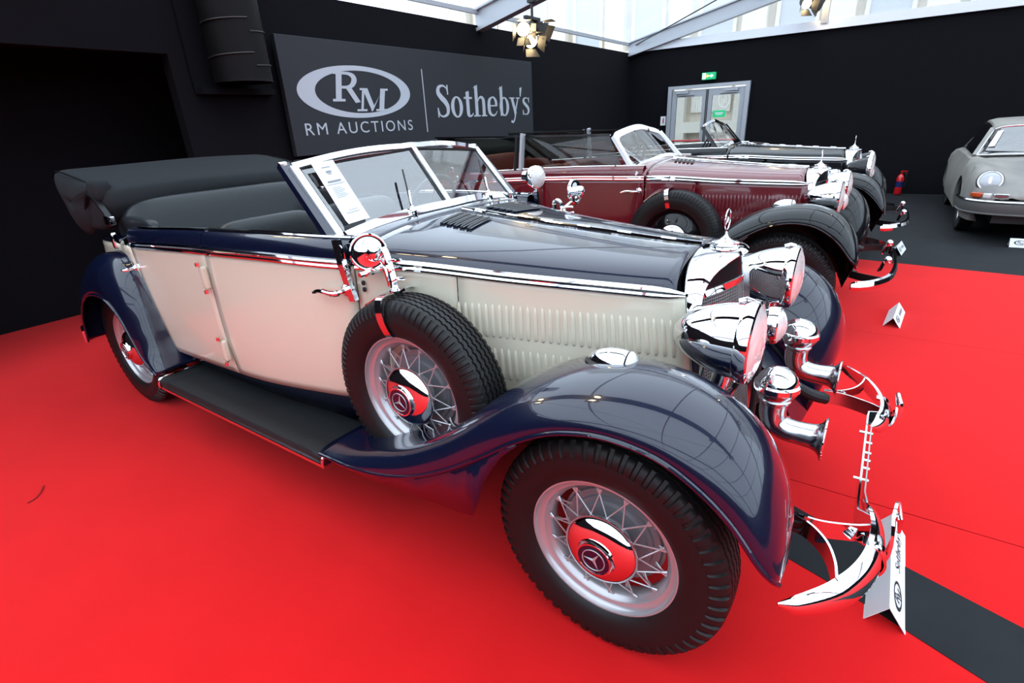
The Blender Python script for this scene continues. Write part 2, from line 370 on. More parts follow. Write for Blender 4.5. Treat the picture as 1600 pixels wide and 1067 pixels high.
def g_y(b, f):
    poly(b, [(.07, .62), (.20, .62), (.36, .10), (.27, -.02)], f); poly(b, [(.42, .62), (.475, .62), (.27, -.05), (.23, .06)], f)
    ribbon(b, [(.30, .06), (.24, -.14), (.16, -.24), (.07, -.20)], [.06, .06, .07, .10], f)
    bar(b, .0, .60, .27, .645, f); bar(b, .34, .60, .54, .645, f)
def g_a(b, f): poly(b, [(.05, .98), (.17, 1.02), (.10, .68), (.05, .68)], f)
def g_s(b, f): g_S(b, lambda x, z: f(x*.82, z*.66))
SOTH = [(g_S, .52), (g_o, .53), (g_t, .38), (g_h, .62), (g_e, .52), (g_b, .56), (g_y, .50), (g_a, .16), (g_s, .45)]
def sothebys(f, x, z, w, h, lift=(.0004, 0, 0)):
    """word drawn left-aligned at x, baseline z, total width w, cap height h"""
    tot = sum(a for _, a in SOTH); k = w/tot; L_ = []; c = 0
    for g, a in SOTH:
        b = BL(); b.lift = lift; g(b, (lambda c_: (lambda u, v: f(x+(c_+u)*k, z+v*h)))(c)); c += a; L_.append(b)
    return L_
def rm_mono(f, cx, cz, rx, rz, lift=(.0004, 0, 0)):
    b = BL(); b.lift = lift; o_ = b
    ring(b, (cx, cz), (rx, rz), (rx*.765, rz*.815), f, 64, (rx*.035, 0))
    s = rz; b = BL(); b.lift = lift; r_ = b
    def R(u, v): return f(cx+rx*(-.36+(u+.17*v)*.37), cz-rz*.36+v*s*.97)
    w = .27
    bar(b, -.25+.13, 0, .14, 1.12, lambda u, v: R(u-.05, v)); bar(b, -.30, 0, .26, .10, R); bar(b, -.30, 1.04, .2, 1.14, R)
    ribbon(b, [(.02, 1.09), (.38, 1.08), (.60, .98), (.66, .82), (.56, .64), (.36, .56), (.0, .55)], [.10, .12, .2, .25, .2, .12, .10], R, 30)
    poly(b, [(.24, .56), (.50, .58), (.98, -.02), (.74, -.06)], R)
    b = BL(); b.lift = lift; m_ = b
    def Mm(u, v): return f(cx+rx*(-.02+(u+.17*v)*.43), cz-rz*.74+v*s*.9)
    bar(b, .02, 0, .12, 1.0, Mm); bar(b, -.14, 0, .28, .09, Mm); poly(b, [(-.08, 1.0), (.24, 1.0), (.24, .91), (-.08, .91)], Mm)
    poly(b, [(.02, 1.0), (.24, 1.0), (.56, .25), (.48, .0)], Mm); poly(b, [(.90, 1.0), (.84, .80), (.44, .0), (.52, .0)], Mm)
    bar(b, .80, .0, 1.02, 1.0, Mm); bar(b, .66, 0, 1.16, .09, Mm); bar(b, .80, .91, 1.14, 1.0, Mm)
    return [('oval_ring', o_), ('letter', r_), ('letter', m_)]
def sans(txt, f, x, z, w, h, bold=.0):
    cu = bpy.data.curves.new('t', 'FONT'); cu.body = txt; cu.space_character = 1.25; cu.offset = bold
    o = bpy.data.objects.new('t', cu); COL.objects.link(o); dg = bpy.context.evaluated_depsgraph_get()
    me = bpy.data.meshes.new_from_object(o.evaluated_get(dg)); bpy.data.objects.remove(o)
    V = np.array([v.co[:2] for v in me.vertices]); x0, x1 = V[:, 0].min(), V[:, 0].max(); z0, z1 = V[:, 1].min(), V[:, 1].max()
    b = B(); b.add([f(x+(p[0]-x0)/(x1-x0)*w, z+(p[1]-z0)/(z1-z0)*h) for p in V], [tuple(p.vertices) for p in me.polygons]); return b

# sign board
SB = -4.55
def pieces(b):
    n = len(b.v); par = list(range(n))
    def find(i):
        while par[i] != i: par[i] = par[par[i]]; i = par[i]
        return i
    for f in b.f:
        for q in f[1:]: par[find(q)] = find(f[0])
    g = {}
    for f in b.f: g.setdefault(find(f[0]), []).append(f)
    outp = []
    for fs_ in g.values():
        ids = sorted({i for f in fs_ for i in f}); mp = {i: k for k, i in enumerate(ids)}
        t = B(); t.add([b.v[i] for i in ids], [tuple(mp[i] for i in f) for f in fs_]); outp.append(t)
    return outp
class BL(B):                       # every stroke of a letter lies a hair above the one before
    lift = (0, 0, 0)
    def add(s, vs, fs):
        s.k = getattr(s, 'k', -1)+1; d = Vector(s.lift)*s.k
        return B.add(s, [tuple(Vector(p)+d) for p in vs], fs)
sg = tag(empty('sign_board', (SB, 3.875, 1.34)), 'large slate sign board with white auction house logo and lettering on the black wall', 'sign')
obj('board', B().box((-.03, 0, .5525), (.06, 4.57, 1.107)), M['board'], sg, bev=.004)
obj('standoff', B().box((-.09, 0, .55), (.06, 4.2, .9)), M['black'], sg)
fs = lambda u, v: (.003, u-3.875, v-1.34)
for n_, b in rm_mono(fs, 2.527, 1.953, .80, .264): obj(n_, b, M['letter'], sg)
for b in pieces(sans('RM AUCTIONS', fs, 1.745, 1.533, 1.565, .118)): obj('letter', b, M['letter'], sg)
b = B(); bar(b, 3.567, 1.50, 3.583, 2.23, fs); obj('divider_line', b, M['letter'], sg)
for b in sothebys(fs, 3.79, 1.665, 2.29, .40): obj('letter', b, M['letter'], sg)

# spotlights in a cluster on the rafter ends
def spot_cluster(loc, label, n=3, group=None, seed=0):
    root = tag(empty('spotlight_cluster', loc), label, 'stage light', group)
    obj('clamp', B().tube([(0, 0, .22), (0, 0, .02)], .018, 8).box((0, 0, .0), (.05, .34, .035)).box((0, 0, .2), (.09, .09, .05)), M['black_steel'], root)
    dirs = [(-.06, -.13, -.12, .35, -.9), (.02, .14, -.10, .9, .25), (-.02, -.02, -.25, .25, -.6)]
    for k in range(n):
        x, y, z, a, c = dirs[k]
        hd = empty('lamp_head', (x, y, z), root, (0, .45, c))
        obj('housing', B().lathe([(-.14, 0), (-.14, .05), (-.10, .07), (.02, .09), (.03, .095), (.03, .085)], 20, (0, 0, 0), 'x'), M['black_steel'], hd)
        obj('lamp_face', B().lathe([(.022, .085), (.028, .05), (.03, 0)], 20, (0, 0, 0), 'x'), M['lampglow'], hd)
        for q in range(4):
            a_ = q*PI/2
            R = Rx(a_)
            v = [R @ Vector(p) for p in [(.03, -.07, .09), (.03, .07, .09), (.15, .10, .15), (.15, -.10, .15)]]
            v2 = [p+R @ Vector((0, 0, .004)) for p in v]
            obj('barn_door', B().add(v+v2, [(0, 1, 2, 3), (4, 7, 6, 5), (0, 4, 5, 1), (1, 5, 6, 2), (2, 6, 7, 3), (3, 7, 4, 0)]), M['black_steel'], hd)
    return root

# ------------------------------------------------------------------ building outside
fc = tag(empty('stone_building', (2, 24, 0)), 'pale stone building with pilasters and tall windows seen through the tent above the back wall', 'building')
obj('wall', B().box((-1, .5, 9), (44, 1, 18)), M['stone'], fc)
for k in range(15):
    x = -22+k*3.0
    obj('pilaster', B().box((x, -.2, 8), (.9, .5, 15)).box((x, -.25, .4), (1.1, .7, .8)).box((x, -.25, 15.3), (1.1, .7, .5)), M['stonelight'], fc)
    if k < 14:
        wn = obj('window', B().box((x+1.5, -.02, 8.3), (1.3, .12, 7.5)), M['slate'], fc)
        obj('window_surround', B().box((x+.8, -.08, 8.3), (.14, .16, 7.7)).box((x+2.2, -.08, 8.3), (.14, .16, 7.7)).box((x+1.5, -.08, 8.6), (1.4, .12, .1)), M['stonelight'], wn)
        obj('wall_panel', B().box((x+1.5, -.06, 2.6), (1.7, .12, 2.0)), M['stonelight'], fc)
for z, d in ((1.0, .58), (4.1, .66), (16.2, 1.0), (17.2, 1.3)):
    obj('cornice', B().box((-1, -.2, z), (44, d, .45)), M['stonelight'], fc)
gr = struct(obj('ground_outside', B().box((4, 18, -.31), (70, 60, .3)), mat('grey paving', (.33, .32, .30), .9)))

# ------------------------------------------------------------------ wheels (mesh data shared by every car)
def tyre_b(lugs=60, deep=.007, zig=.004):
    n = lugs*4; prof = []
    half = [(.058, .230, 0), (.070, .240, 0), (.080, .262, 0), (.0845, .29, 0), (.0845, .308, 0), (.0825, .318, 0), (.0835, .322, 1), (.081, .337, 1), (.074, .353, 1), (.066, .3615, 1), (.058, .3645, 0)]
    tread = []
    for g in (-.044, -.022, 0, .022, .044):
        tread += [(g-.0042, .3695-.06*g*g*20, 2), (g-.003, .361, 2), (g+.003, .361, 2), (g+.0042, .3695-.06*g*g*20, 2)]
    prof = [(-y, r, k) for y, r, k in half]+tread+[(y, r, k) for y, r, k in reversed(half)]
    P = []
    for i in range(n):
        a = 2*PI*(i//4+(0, .50, .60, .90)[i % 4])/lugs; low = (i % 4) >= 2; row = []
        for (y, r, k) in prof:
            if k == 1 and low: r -= deep; y *= .965
            if k == 2: y += zig*(.5 if (i % 4) < 2 else -.5)
            row.append((r*math.cos(a), y, r*math.sin(a)))
        P.append(row)
    return B().grid(P, wu=True)
ME = {}
ME['tyre'] = mesh('tyre', tyre_b(58, .008), M['rubber'], 30)
ME['tyre_fine'] = mesh('tyre_fine', tyre_b(84, .006), M['rubber'], 30)
ME['rim'] = mesh('rim', B().lathe([(-.050, .236), (-.058, .2375), (-.062, .235), (-.062, .229), (-.052, .2255), (-.046, .221), (-.0415, .213), (-.040, .206), (-.034, .203), (-.028, .197), (-.020, .190), (0, .186), (.020, .190), (.035, .205), (.05, .225), (.060, .235), (.05, .236), (.03, .215), (0, .197), (-.03, .21), (-.050, .236)], 72), M['silver'])
ME['drum'] = mesh('drum', B().lathe([(.075, 0), (.075, .09), (.075, .165), (.03, .168), (.03, .160), (.022, .155), (.022, .135), (.016, .132), (.016, .118), (.006, .112), (.004, .07), (0, 0)], 56), M['drum'])
ME['hub'] = mesh('hub', B().lathe([(.05, .085), (.05, .078), (-.04, .06), (-.05, .108), (-.055, .108)], 40), M['silver'])
ME['cap'] = mesh('cap', B().lathe([(-.048, .113), (-.056, .1165), (-.062, .1155), (-.070, .1105), (-.079, .100), (-.086, .086), (-.0905, .072), (-.093, .061), (-.098, .0575), (-.106, .0565), (-.109, .055), (-.109, .050), (-.106, .049)], 56), M['chrome'])
ME['emblem'] = mesh('emblem', B().lathe([(-.1062, .0495), (-.1070, .03), (-.1070, 0)], 40), M['navy'])
def star_b(R, y, dz=.0022, ringr=.0017):
    b = B()
    for k in range(3):
        a = PI/2+k*2*PI/3; tip = (R*math.cos(a), y, R*math.sin(a))
        l = (.17*R*math.cos(a+PI/3), y, .17*R*math.sin(a+PI/3)); r = (.17*R*math.cos(a-PI/3), y, .17*R*math.sin(a-PI/3)); c = (0, y-dz*1.6, 0)
        b.add([tip, l, c, r], [(0, 1, 2), (0, 2, 3)])
    b.tube([(R*1.03*math.cos(a), y, R*1.03*math.sin(a)) for a in np.linspace(0, 2*PI, 41)], ringr, 6, cap=False)
    return b
ME['star'] = mesh('star', star_b(.034, -.1088), M['silver'], fix=False)
NS = 28
def spoke_me(front, sgn):
    if front: p = (.112, -.049, 0); da = .27; q = (.192, -.026)
    else: p = (.083, .046, 0); da = .26; q = (.190, .010)
    b = B(); e_ = Vector((q[0]*math.cos(da*sgn), q[1], q[0]*math.sin(da*sgn)))
    s0 = Vector(p); d = (e_-s0)
    b.tube([s0, s0+d*.86, e_-Vector((0, 0, 0))+Vector((0, -.004, 0))*0], [.0023, .0023, .0023], 5)
    b.tube([s0+d*.80, s0+d*.9, e_], [.0023, .0042, .0044], 6)
    return mesh('spoke', b, M['silver'])
ME['sp'] = [spoke_me(f, s) for f in (1, 0) for s in (1, -1)]
ME['disc'] = mesh('disc', B().lathe([(-.05, .236), (-.058, .2375), (-.062, .235), (-.06, .228), (-.048, .220), (-.02, .205), (-.012, .19), (-.022, .15), (-.038, .125), (-.045, .10), (-.045, 0)], 56), M['black_paint'])
ME['disc_b'] = ME['disc'].copy(); ME['disc_b'].materials[0] = M['burgundy']
def wheel(parent, loc, side, style, name='wheel', fine=False, rotz=0, roll=0.0):
    w = empty(name, loc, parent, (0, 0, (0 if side < 0 else PI)+rotz))
    link('tyre', ME['tyre_fine' if fine else 'tyre'], w)
    if style == 'wire':
        link('rim', ME['rim'], w); link('brake_drum', ME['drum'], w); link('hub', ME['hub'], w)
        for k in range(14):
            a = 2*PI*k/14+roll
            link('spoke', ME['sp'][0], w, rot=(0, -a, 0)); link('spoke', ME['sp'][1], w, rot=(0, -a-.03, 0))
            link('spoke', ME['sp'][2], w, rot=(0, -a-.22, 0)); link('spoke', ME['sp'][3], w, rot=(0, -a-.25, 0))
        link('hub_cap', ME['cap'], w); link('hub_emblem', ME['emblem'], w); link('hub_star', ME['star'], w, rot=(0, roll, 0))
    else:
        link('wheel_disc', ME[style], w); link('hub_cap', ME['cap'], w); link('hub_emblem', ME['emblem'], w); link('hub_star', ME['star'], w, rot=(0, roll, 0))
    return w

# ------------------------------------------------------------------ body form shared by the three open tourers
wb = keyed([(.08, .295), (.055, .300), (-.3, .385), (-.65, .475), (-.90, .555), (-1.10, .655), (-1.35, .695), (-1.95, .735), (-2.65, .735), (-3.2, .685), (-3.7, .56), (-3.95, .40)])
zb = keyed([(.08, 1.034), (.055, 1.035), (-.49, 1.058), (-1.05, 1.095), (-1.5, 1.097), (-1.95, 1.088), (-2.8, 1.046), (-3.5, 1.0), (-3.95, .90)])
zs = keyed([(.08, .60), (-.6, .56), (-1.1, .525), (-1.84, .472), (-2.65, .455), (-3.3, .50), (-3.95, .58)])
zt = keyed([(-1.08, 1.187), (-1.5, 1.185), (-1.95, 1.173), (-2.65, 1.137), (-3.1, 1.12)])
zc = keyed([(.1, 1.126), (.03, 1.127), (-.5, 1.158), (-1.0, 1.197), (-1.14, 1.213), (-1.25, 1.222)])
def side_pt(x, t, s, off=0):
    y = wb(x)+.009*math.sin(PI*t)-.010*t**6+off
    z = zb(x)+(zs(x)-zb(x))*t
    xx = x-(.16*(z-1.04) if x > -.5 else 0)*min(1, (x+.5)/.5 if x > -.5 else 0)
    return (xx, s*y, z)
def patch(fx0, fx1, t0, t1, s, nu=14, nv=14, off=0):
    P = []
    for i in range(nu):
        row = []
        for j in range(nv):
            t = t0+(t1-t0)*j/(nv-1); a, c = fx0(t) if callable(fx0) else fx0, fx1(t) if callable(fx1) else fx1
            row.append(side_pt(a+(c-a)*i/(nu-1), t, s, off))
        P.append(row)
    return B().grid(P)
def cap_patch(x0, x1, s, n=14):
    P = []
    for i in range(n):
        x = x0+(x1-x0)*i/(n-1); y, z0, z1 = wb(x), zb(x), zt(x)
        P.append([(x, s*yy, zz) for yy, zz in [(y+.002, z0), (y+.001, z0+.4*(z1-z0)), (y-.006, z0+.75*(z1-z0)), (y-.018, z1-.008), (y-.032, z1), (y-.055, z1), (y-.068, z1-.006), (y-.075, z1-.02), (y-.078, z0-.15), (y-.075, z0-.5)]])
    return B().grid(P)
def bow(x, y, w, zc_, zb_, n=2.35):
    return zb_+(zc_-zb_)*max(0, 1-abs(y/w)**n)**(1/n)
def top_surface(x0, x1, nu=30, nv=41, lift=0, a0=-1, a1=1):
    P = []
    for i in range(nu):
        x = x0+(x1-x0)*i/(nu-1); w, zcc, zbb = wb(x)+.001, zc(x), zb(x); row = []
        for j in range(nv):
            th = (a0+(a1-a0)*j/(nv-1))*PI/2; n = 2.35
            y = w*math.copysign(abs(math.sin(th))**(2/n), th); z = zbb+(zcc-zbb)*abs(math.cos(th))**(2/n)+lift
            f = min(1, max(0, (x+.5)/.5))
            row.append((x-.16*(z-1.04)*f, y, z))
        P.append(row)
    return B().grid(P)
def htop(x, y): return bow(x, y, wb(x), zc(x), zb(x))

CREST = [(.474, -.765, .578), (.467, -.738, .645), (.440, -.715, .735), (.385, -.70, .83), (.30, -.69, .90), (.19, -.685, .938), (.07, -.68, .946), (-.05, -.68, .93), (-.15, -.685, .902), (-.26, -.70, .85), (-.37, -.735, .77), (-.52, -.775, .64), (-.70, -.80, .525), (-.87, -.81, .455), (-1.02, -.815, .41), (-1.165, -.815, .392)]
LIP = [(.467, -.836, .570), (.453, -.863, .600), (.422, -.873, .636), (.355, -.872, .718), (.275, -.875, .785), (.18, -.875, .830), (.06, -.875, .842), (-.05, -.875, .822), (-.14, -.877, .785), (-.24, -.88, .722), (-.33, -.882, .655), (-.46, -.884, .565), (-.63, -.886, .472), (-.80, -.886, .412), (-.97, -.886, .382), (-1.165, -.884, .372)]
INNER = [(.40, -.47, .33), (.385, -.455, .36), (.35, -.45, .43), (.30, -.445, .52), (.23, -.44, .60), (.14, -.43, .68), (.04, -.42, .74), (-.07, -.41, .775), (-.16, -.41, .78), (-.27, -.43, .755), (-.38, -.46, .70), (-.52, -.50, .60), (-.70, -.54, .50), (-.87, -.57, .435), (-1.02, -.60, .395), (-1.165, -.62, .38)]
RCREST = [(-2.575, -.82, .385), (-2.63, -.80, .48), (-2.665, -.79, .62), (-2.71, -.775, .80), (-2.80, -.765, .925), (-2.93, -.76, .985), (-3.08, -.76, .985), (-3.24, -.76, .93), (-3.38, -.765, .82), (-3.48, -.77, .67), (-3.53, -.78, .52), (-3.55, -.79, .40)]
RLIP = [(-2.60, -.875, .37), (-2.69, -.882, .45), (-2.745, -.885, .56), (-2.80, -.885, .655), (-2.88, -.885, .725), (-2.98, -.885, .765), (-3.10, -.885, .765), (-3.22, -.885, .735), (-3.33, -.885, .675), (-3.41, -.885, .59), (-3.46, -.885, .50), (-3.49, -.885, .40)]
RINNER = [(-2.56, -.64, .385), (-2.60, -.66, .49), (-2.635, -.68, .64), (-2.665, -.69, .84), (-2.74, -.69, .955), (-2.90, -.68, 1.005), (-3.08, -.65, 1.0), (-3.25, -.62, .94), (-3.40, -.60, .83), (-3.50, -.58, .67), (-3.55, -.57, .52), (-3.57, -.56, .40)]
def fender(cst, lip, inn, n=64, k1=9, k2=12):
    C_, L_, I_ = cr(cst, n), cr(lip, n), cr(inn, n); P = []
    for i in range(n):
        row = []
        c, l, q = C_[i], L_[i], I_[i]
        for j in range(k1):
            th = PI/2*(1-j/k1); row.append((c[0]+(q[0]-c[0])*(1-math.cos(th)), c[1]+(q[1]-c[1])*math.sin(th), c[2]+(q[2]-c[2])*(1-math.cos(th))))
        for j in range(k2+1):
            th = PI/2*j/k2; row.append((c[0]+(l[0]-c[0])*(1-math.cos(th)), c[1]+(l[1]-c[1])*math.sin(th), c[2]+(l[2]-c[2])*(1-math.cos(th))))
        P.append(row)
    return P, L_
RIBSEC = [(.001, -.019), (.009, -.016), (.012, -.009), (.008, -.002), (.011, .004), (.016, .010), (.012, .017), (.001, .020), (-.004, .018), (-.004, -.017)]
def lamp_shell(R, Ln):
    pts = [(-Ln, 0), (-Ln+.004, .18*R), (-Ln*.93, .34*R), (-Ln*.80, .56*R), (-Ln*.62, .74*R), (-Ln*.42, .88*R), (-Ln*.2, .96*R), (-.03, .985*R)]
    return cr(pts, 26)
def headlamp(name, parent, loc, R, Ln, stem=True, rot=(0, 0, 0), shell='chrome'):
    h = obj(name, B().lathe([tuple(p) for p in lamp_shell(R, Ln)], 48, (0, 0, 0), 'x'), M[shell], parent, loc, rot)
    obj('lamp_bezel', B().lathe([(-.032, R*.985), (-.026, R*1.02), (-.010, R*1.045), (.004, R*1.02), (.008, R*.95), (.003, R*.93)], 48, (0, 0, 0), 'x'), M['chrome'], h)
    P = []
    for k in range(49):
        a = 2*PI*k/48; row = []
        for j in range(9):
            r = R*.95*j/8; y, z = r*math.cos(a), r*math.sin(a)
            row.append((.006+.022*(1-(j/8)**2)+.0026*math.cos(y/R*34), y, z))
        P.append(row)
    obj('lamp_lens', B().grid(P), M['lamp_glass'], h, sharp=60)
    if stem:
        obj('lamp_hinge', B().tube([(-.012, 0, R*1.03), (-.03, 0, R*1.07), (-.05, 0, R*1.0)], .006, 8), M['chrome'], h)
    return h

def glass_sheet(pts, th=.005):
    n_ = (Vector(pts[1])-Vector(pts[0])).cross(Vector(pts[2])-Vector(pts[0])).normalized()*th; k = len(pts)
    vs = [Vector(p) for p in pts]+[Vector(p)+n_ for p in pts]
    return B().add(vs, [tuple(range(k)), tuple(range(k, 2*k))[::-1]]+[(i, i+k, (i+1) % k+k, (i+1) % k) for i in range(k)])

def horn(car, s):
    chrome = M['chrome']
    hn = obj('horn', B().lathe([(-.012, .0615), (-.008, .066), (.008, .066), (.012, .062), (.014, .059), (.028, .0555), (.044, .045), (.056, .028), (.061, .010), (.062, 0)], 40, (0, 0, 0), 'z'), chrome, car, (.338, s*.236, .765))
    obj('horn_neck', B().lathe([(-.012, .062), (-.022, .058), (-.034, .050), (-.040, .044), (-.043, .047), (-.049, .047), (-.052, .043), (-.06, .038)], 36, (0, 0, 0), 'z'), M['dullchrome'], hn)
    hp = cr([(0, 0, -.05), (-.001, 0, -.09), (.012, 0, -.125), (.045, 0, -.143), (.085, 0, -.146), (.115, 0, -.146), (.135, 0, -.146), (.150, 0, -.146)], 30)
    hr = np.interp(np.linspace(0, 1, 30), [0, .3, .55, .75, .85, .93, 1], [.037, .035, .033, .036, .041, .050, .064])
    obj('horn_trumpet', B().tube(hp, list(hr), 24, cap=False), M['dullchrome'], hn, solid=.003)
    obj('horn_rim', B().tube([(.150, .064*math.cos(a), -.146+.064*math.sin(a)) for a in np.linspace(0, 2*PI, 41)], .003, 6, cap=False), chrome, hn)
    obj('horn_bracket', B().tube([(0, 0, -.13), (-.03, -s*.02, -.25)], .012, 8), M['dark'], hn)

def tourer(cfg):
    car = tag(empty('convertible_car', cfg['loc'], None, (0, 0, cfg.get('rot', 0))), cfg['label'], 'car', None)
    top, low, fen = M[cfg['top']], M[cfg['low']], M[cfg['fen']]
    main = cfg.get('main', False); chrome = M['chrome']; fr = M[cfg.get('wsmat', 'chrome')]
    # chassis and dark inner panels
    obj('chassis', B().box((-1.75, 0, .36), (3.9, .62, .14)).box((-2.1, 0, .47), (1.9, 1.22, .08)).box((-.35, 0, .62), (.8, .54, .42)).box((0, 0, .37), (.08, 1.36, .08)).box((-3.18, 0, .40), (.12, 1.3, .12)).box((-3.3, 0, .7), (1.1, .9, .3)).box((.1, 0, .45), (.2, .5, .06)), M['dark'], car)
    # hood halves with centre hinge
    for s in (-1, 1):
        h = obj('hood', top_surface(.03, -1.06, 30, 22, 0, 0, s), top, car, solid=.004, hint=(0, 0, 1))
        for k in range(5):
            x0 = -.985+.034*k; P0 = Vector((x0, s*.085, 0)); P1 = Vector((x0+.03, s*.27, 0))
            sec = []
            for q in range(7):
                p = P0+(P1-P0)*q/6; sec.append((p.x, p.y, htop(p.x, p.y)+.0035))
            obj('vent_slot', B().tube(sec, [.006, .011, .011, .011, .011, .011, .006], 8), M['black'], h)
            obj('vent_lip', B().tube([(a+.013, b_, c_+.001) for a, b_, c_ in sec], .003, 6), top, h)
        # hood side with louvres
        hs = obj('hood_side', patch(lambda t: .052, -.70, .012, 1.0, s, 16, 16), low, car, solid=.004, hint=(0, s, 0))
        if s < 0:
            for row, (za, zb_, cnt, xa, xb) in enumerate([(.955, .826, 29, .005, -.70), (.786, .655, 25, .02, -.60)]):
                for k in range(cnt):
                    x = xa+(xb-xa)*k/(cnt-1)
                    dz = .008*(k/(cnt-1)); z0, z1 = zb_+dz, za+dz
                    y = wb(x)
                    zz = (0, .03, .07, .3, .7, .88, .95, 1); P = []
                    tt = lambda z: (zb(x)-z)/(zb(x)-zs(x))
                    for q in zz:
                        z = z0+(z1-z0)*q; fl = max(.05, min(1, min((1-q)*6, q*14))**.6)
                        px, py, pz = side_pt(x, tt(z), s)
                        P.append([(px-.0035*fl, py, z), (px-.003*fl, py+s*.0075*fl, z), (px+.0005, py+s*.0075*fl, z), (px+.0055*fl, py+s*.0025*fl, z), (px+.0085*fl, py, z)])
                    obj('louvre', B().grid(P), low, hs, sharp=50)
        # cowl side
        obj('cowl_side', patch(-.704, -1.062, .012, 1.0, s, 12, 16), low, car, solid=.004, hint=(0, s, 0))
        # doors
        rear = lambda t: -2.80+.15*min(1, t*1.2)
        fd = obj('front_door', patch(-1.072, -1.981, .012, 1.0, s, 20, 18), low, car, solid=.02, hint=(0, s, 0))
        obj('door_cap', cap_patch(-1.085, -1.981, s), top, fd, hint=(0, s, .5))
        rd = obj('rear_door', patch(-1.9835, rear, .012, 1.0, s, 18, 18), low, car, solid=.02, hint=(0, s, 0))
        obj('door_cap', cap_patch(-1.984, -2.80, s), top, rd, hint=(0, s, .5))
        for par, x0, x1 in ((fd, -1.09, -1.975), (rd, -1.99, -2.70)):
            pth = [(x, s*(wb(x)-.043), zt(x)+.002) for x in np.linspace(x0, x1, 12)]
            obj('cap_strip', B().sweep(pth, [(-.014, 0), (.014, 0), (.011, .006), (-.011, .006)]), chrome, par)
        if s < 0:
            for hx, hy, par in ((-1.108, .997, fd), (-2.80, .915, None)):
                ya = -(wb(hx)+.012); hp = par or car
                hd = obj('door_handle', B().tube(cr([(hx, ya-.004, hy), (hx, ya-.045, hy), (hx-.03, ya-.053, hy+.001), (hx-.07, ya-.052, hy+.003), (hx-.10, ya-.05, hy-.001), (hx-.13, ya-.050, hy-.010)], 24), list(np.interp(np.linspace(0, 1, 24), [0, .25, .4, .6, .9, 1], [.013, .011, .010, .011, .008, .006])), 10), chrome, hp)
                obj('handle_plate', B().lathe([(-.014, 0), (-.012, .018), (-.004, .026), (0.004, .027)], 24, (hx, ya+.006, hy), 'y'), chrome, hd if par is None else par)
            if main:
                for z in (.965, .60):
                    x = -1.992; y = -(wb(x)+.02)
                    hg = obj('door_hinge', B().rbox((x-.003, y, z), (.036, .024, .105), .25), low, rd)
                    obj('hinge_pin', B().tube([(x-.012, y-.012, z+.055), (x-.012, y-.012, z+.072)], .011, 10).tube([(x+.006, y-.012, z-.055), (x+.006, y-.012, z-.072)], .011, 10), chrome, rd)
        # rear quarter and belt moulding
        obj('rear_quarter', patch(rear, -3.95, .012, 1.0, s, 22, 16), low, car, solid=.004, hint=(0, s, 0))
        for xa, xb in ((.055, -1.06), (-1.075, -1.981), (-1.984, -2.80)):
            pts = [side_pt(x, 0.0, s, .002) for x in np.linspace(xa, xb, 24)]
            sc = [1]*24
            if xa > 0: sc = [.35, .85]+[1]*22
            if xb < -2.7: sc = [1]*20+[.9, .8, .65, .4]
            obj('belt_moulding', B().sweep(pts, [(s*a, c) for a, c in RIBSEC], scale=sc), chrome, car)
        # sill between body and running board
        P = [[(x, s*y, z) for y, z in ((wb(x)-.045, zs(x)+.02), (wb(x)-.06, zs(x)-.05), (wb(x)-.085, .345))] for x in np.linspace(-.95, -2.72, 20)]
        obj('sill_panel', B().grid(P), top, car, solid=.004, hint=(0, s, 0))
        # running board
        rb = obj('running_board', B().prism([(-1.163, -.60), (-1.163, -.872), (-2.585, -.868), (-2.585, -.63)] if s < 0 else [(-1.163, .60), (-2.585, .63), (-2.585, .868), (-1.163, .872)], .30, .345), top, car, bev=.008)
        P = []
        for x in np.linspace(-1.168, -2.582, 16):
            P.append([(x, s*y, z) for y, z in ((.60, .3465), (.62, .352), (.79, .352), (.80, .3545), (.845, .3545), (.866, .351), (.874, .338), (.875, .312))])
        obj('rubber_mat', B().grid(P), M['mat_rubber'], rb, solid=.003, hint=(0, 0, 1))
        obj('edge_trim', B().sweep([(-1.165, s*.877, .306), (-2.56, s*.877, .306)], [(-.004, -.007), (.004, -.007), (.004, .007), (-.004, .007)]), chrome, rb)
        for x in (-1.166, -2.584):
            obj('end_trim', B().tube(cr([(x, s*.60, .352), (x, s*.80, .3575), (x, s*.85, .3565), (x, s*.872, .346), (x, s*.879, .325), (x, s*.879, .302)], 24), .0065, 8), chrome, rb)
        # fenders
        P, L_ = fender(CREST, LIP, INNER)
        fb = B().grid(P); lipb = B().tube([tuple(p) for p in L_], .007, 8)
        vb = [(-1.16, .36), (-.98, .355), (-.81, .368), (-.62, .385), (-.44, .40), (-.385, .412), (-.365, .46), (-.335, .55), (-.30, .615), (-.255, .68), (-.20, .735)]
        vt = [(-1.16, .375), (-.98, .385), (-.81, .412), (-.62, .478), (-.44, .58), (-.385, .617), (-.365, .632), (-.335, .653), (-.30, .678), (-.255, .712), (-.215, .74)]
        va = B(); m_ = len(vb)
        va.grid([[(b_[0], -.880, b_[1]), (t_2[0], -.884, t_2[1])] for b_, t_2 in zip(vb, vt)])
        inr = B().grid([[(p[0], p[1], p[2]), (p[0], p[1]+.02, p[2]-.16)] for p in cr(INNER, 30)[6:]])
        apron = B().grid([[(p[0], p[1], p[2]+.002), (p[0]-.02, -(wb(max(min(p[0], .05), -1.1))-.005 if p[0] < .05 else .295), p[2]-.01)] for p in cr(INNER, 40)])
        if s > 0: fb, lipb, va, inr, apron = [q.mirror() for q in (fb, lipb, va, inr, apron)]
        f = obj('front_fender', fb, fen, car, solid=.006, hint=(0, 0, 1), sharp=60)
        obj('fender_bead', lipb, fen, f); obj('fender_valance', va, fen, f, solid=.004, hint=(0, s, 0)); obj('inner_panel', inr, M['dark'], f); obj('fender_apron', apron, fen, f)
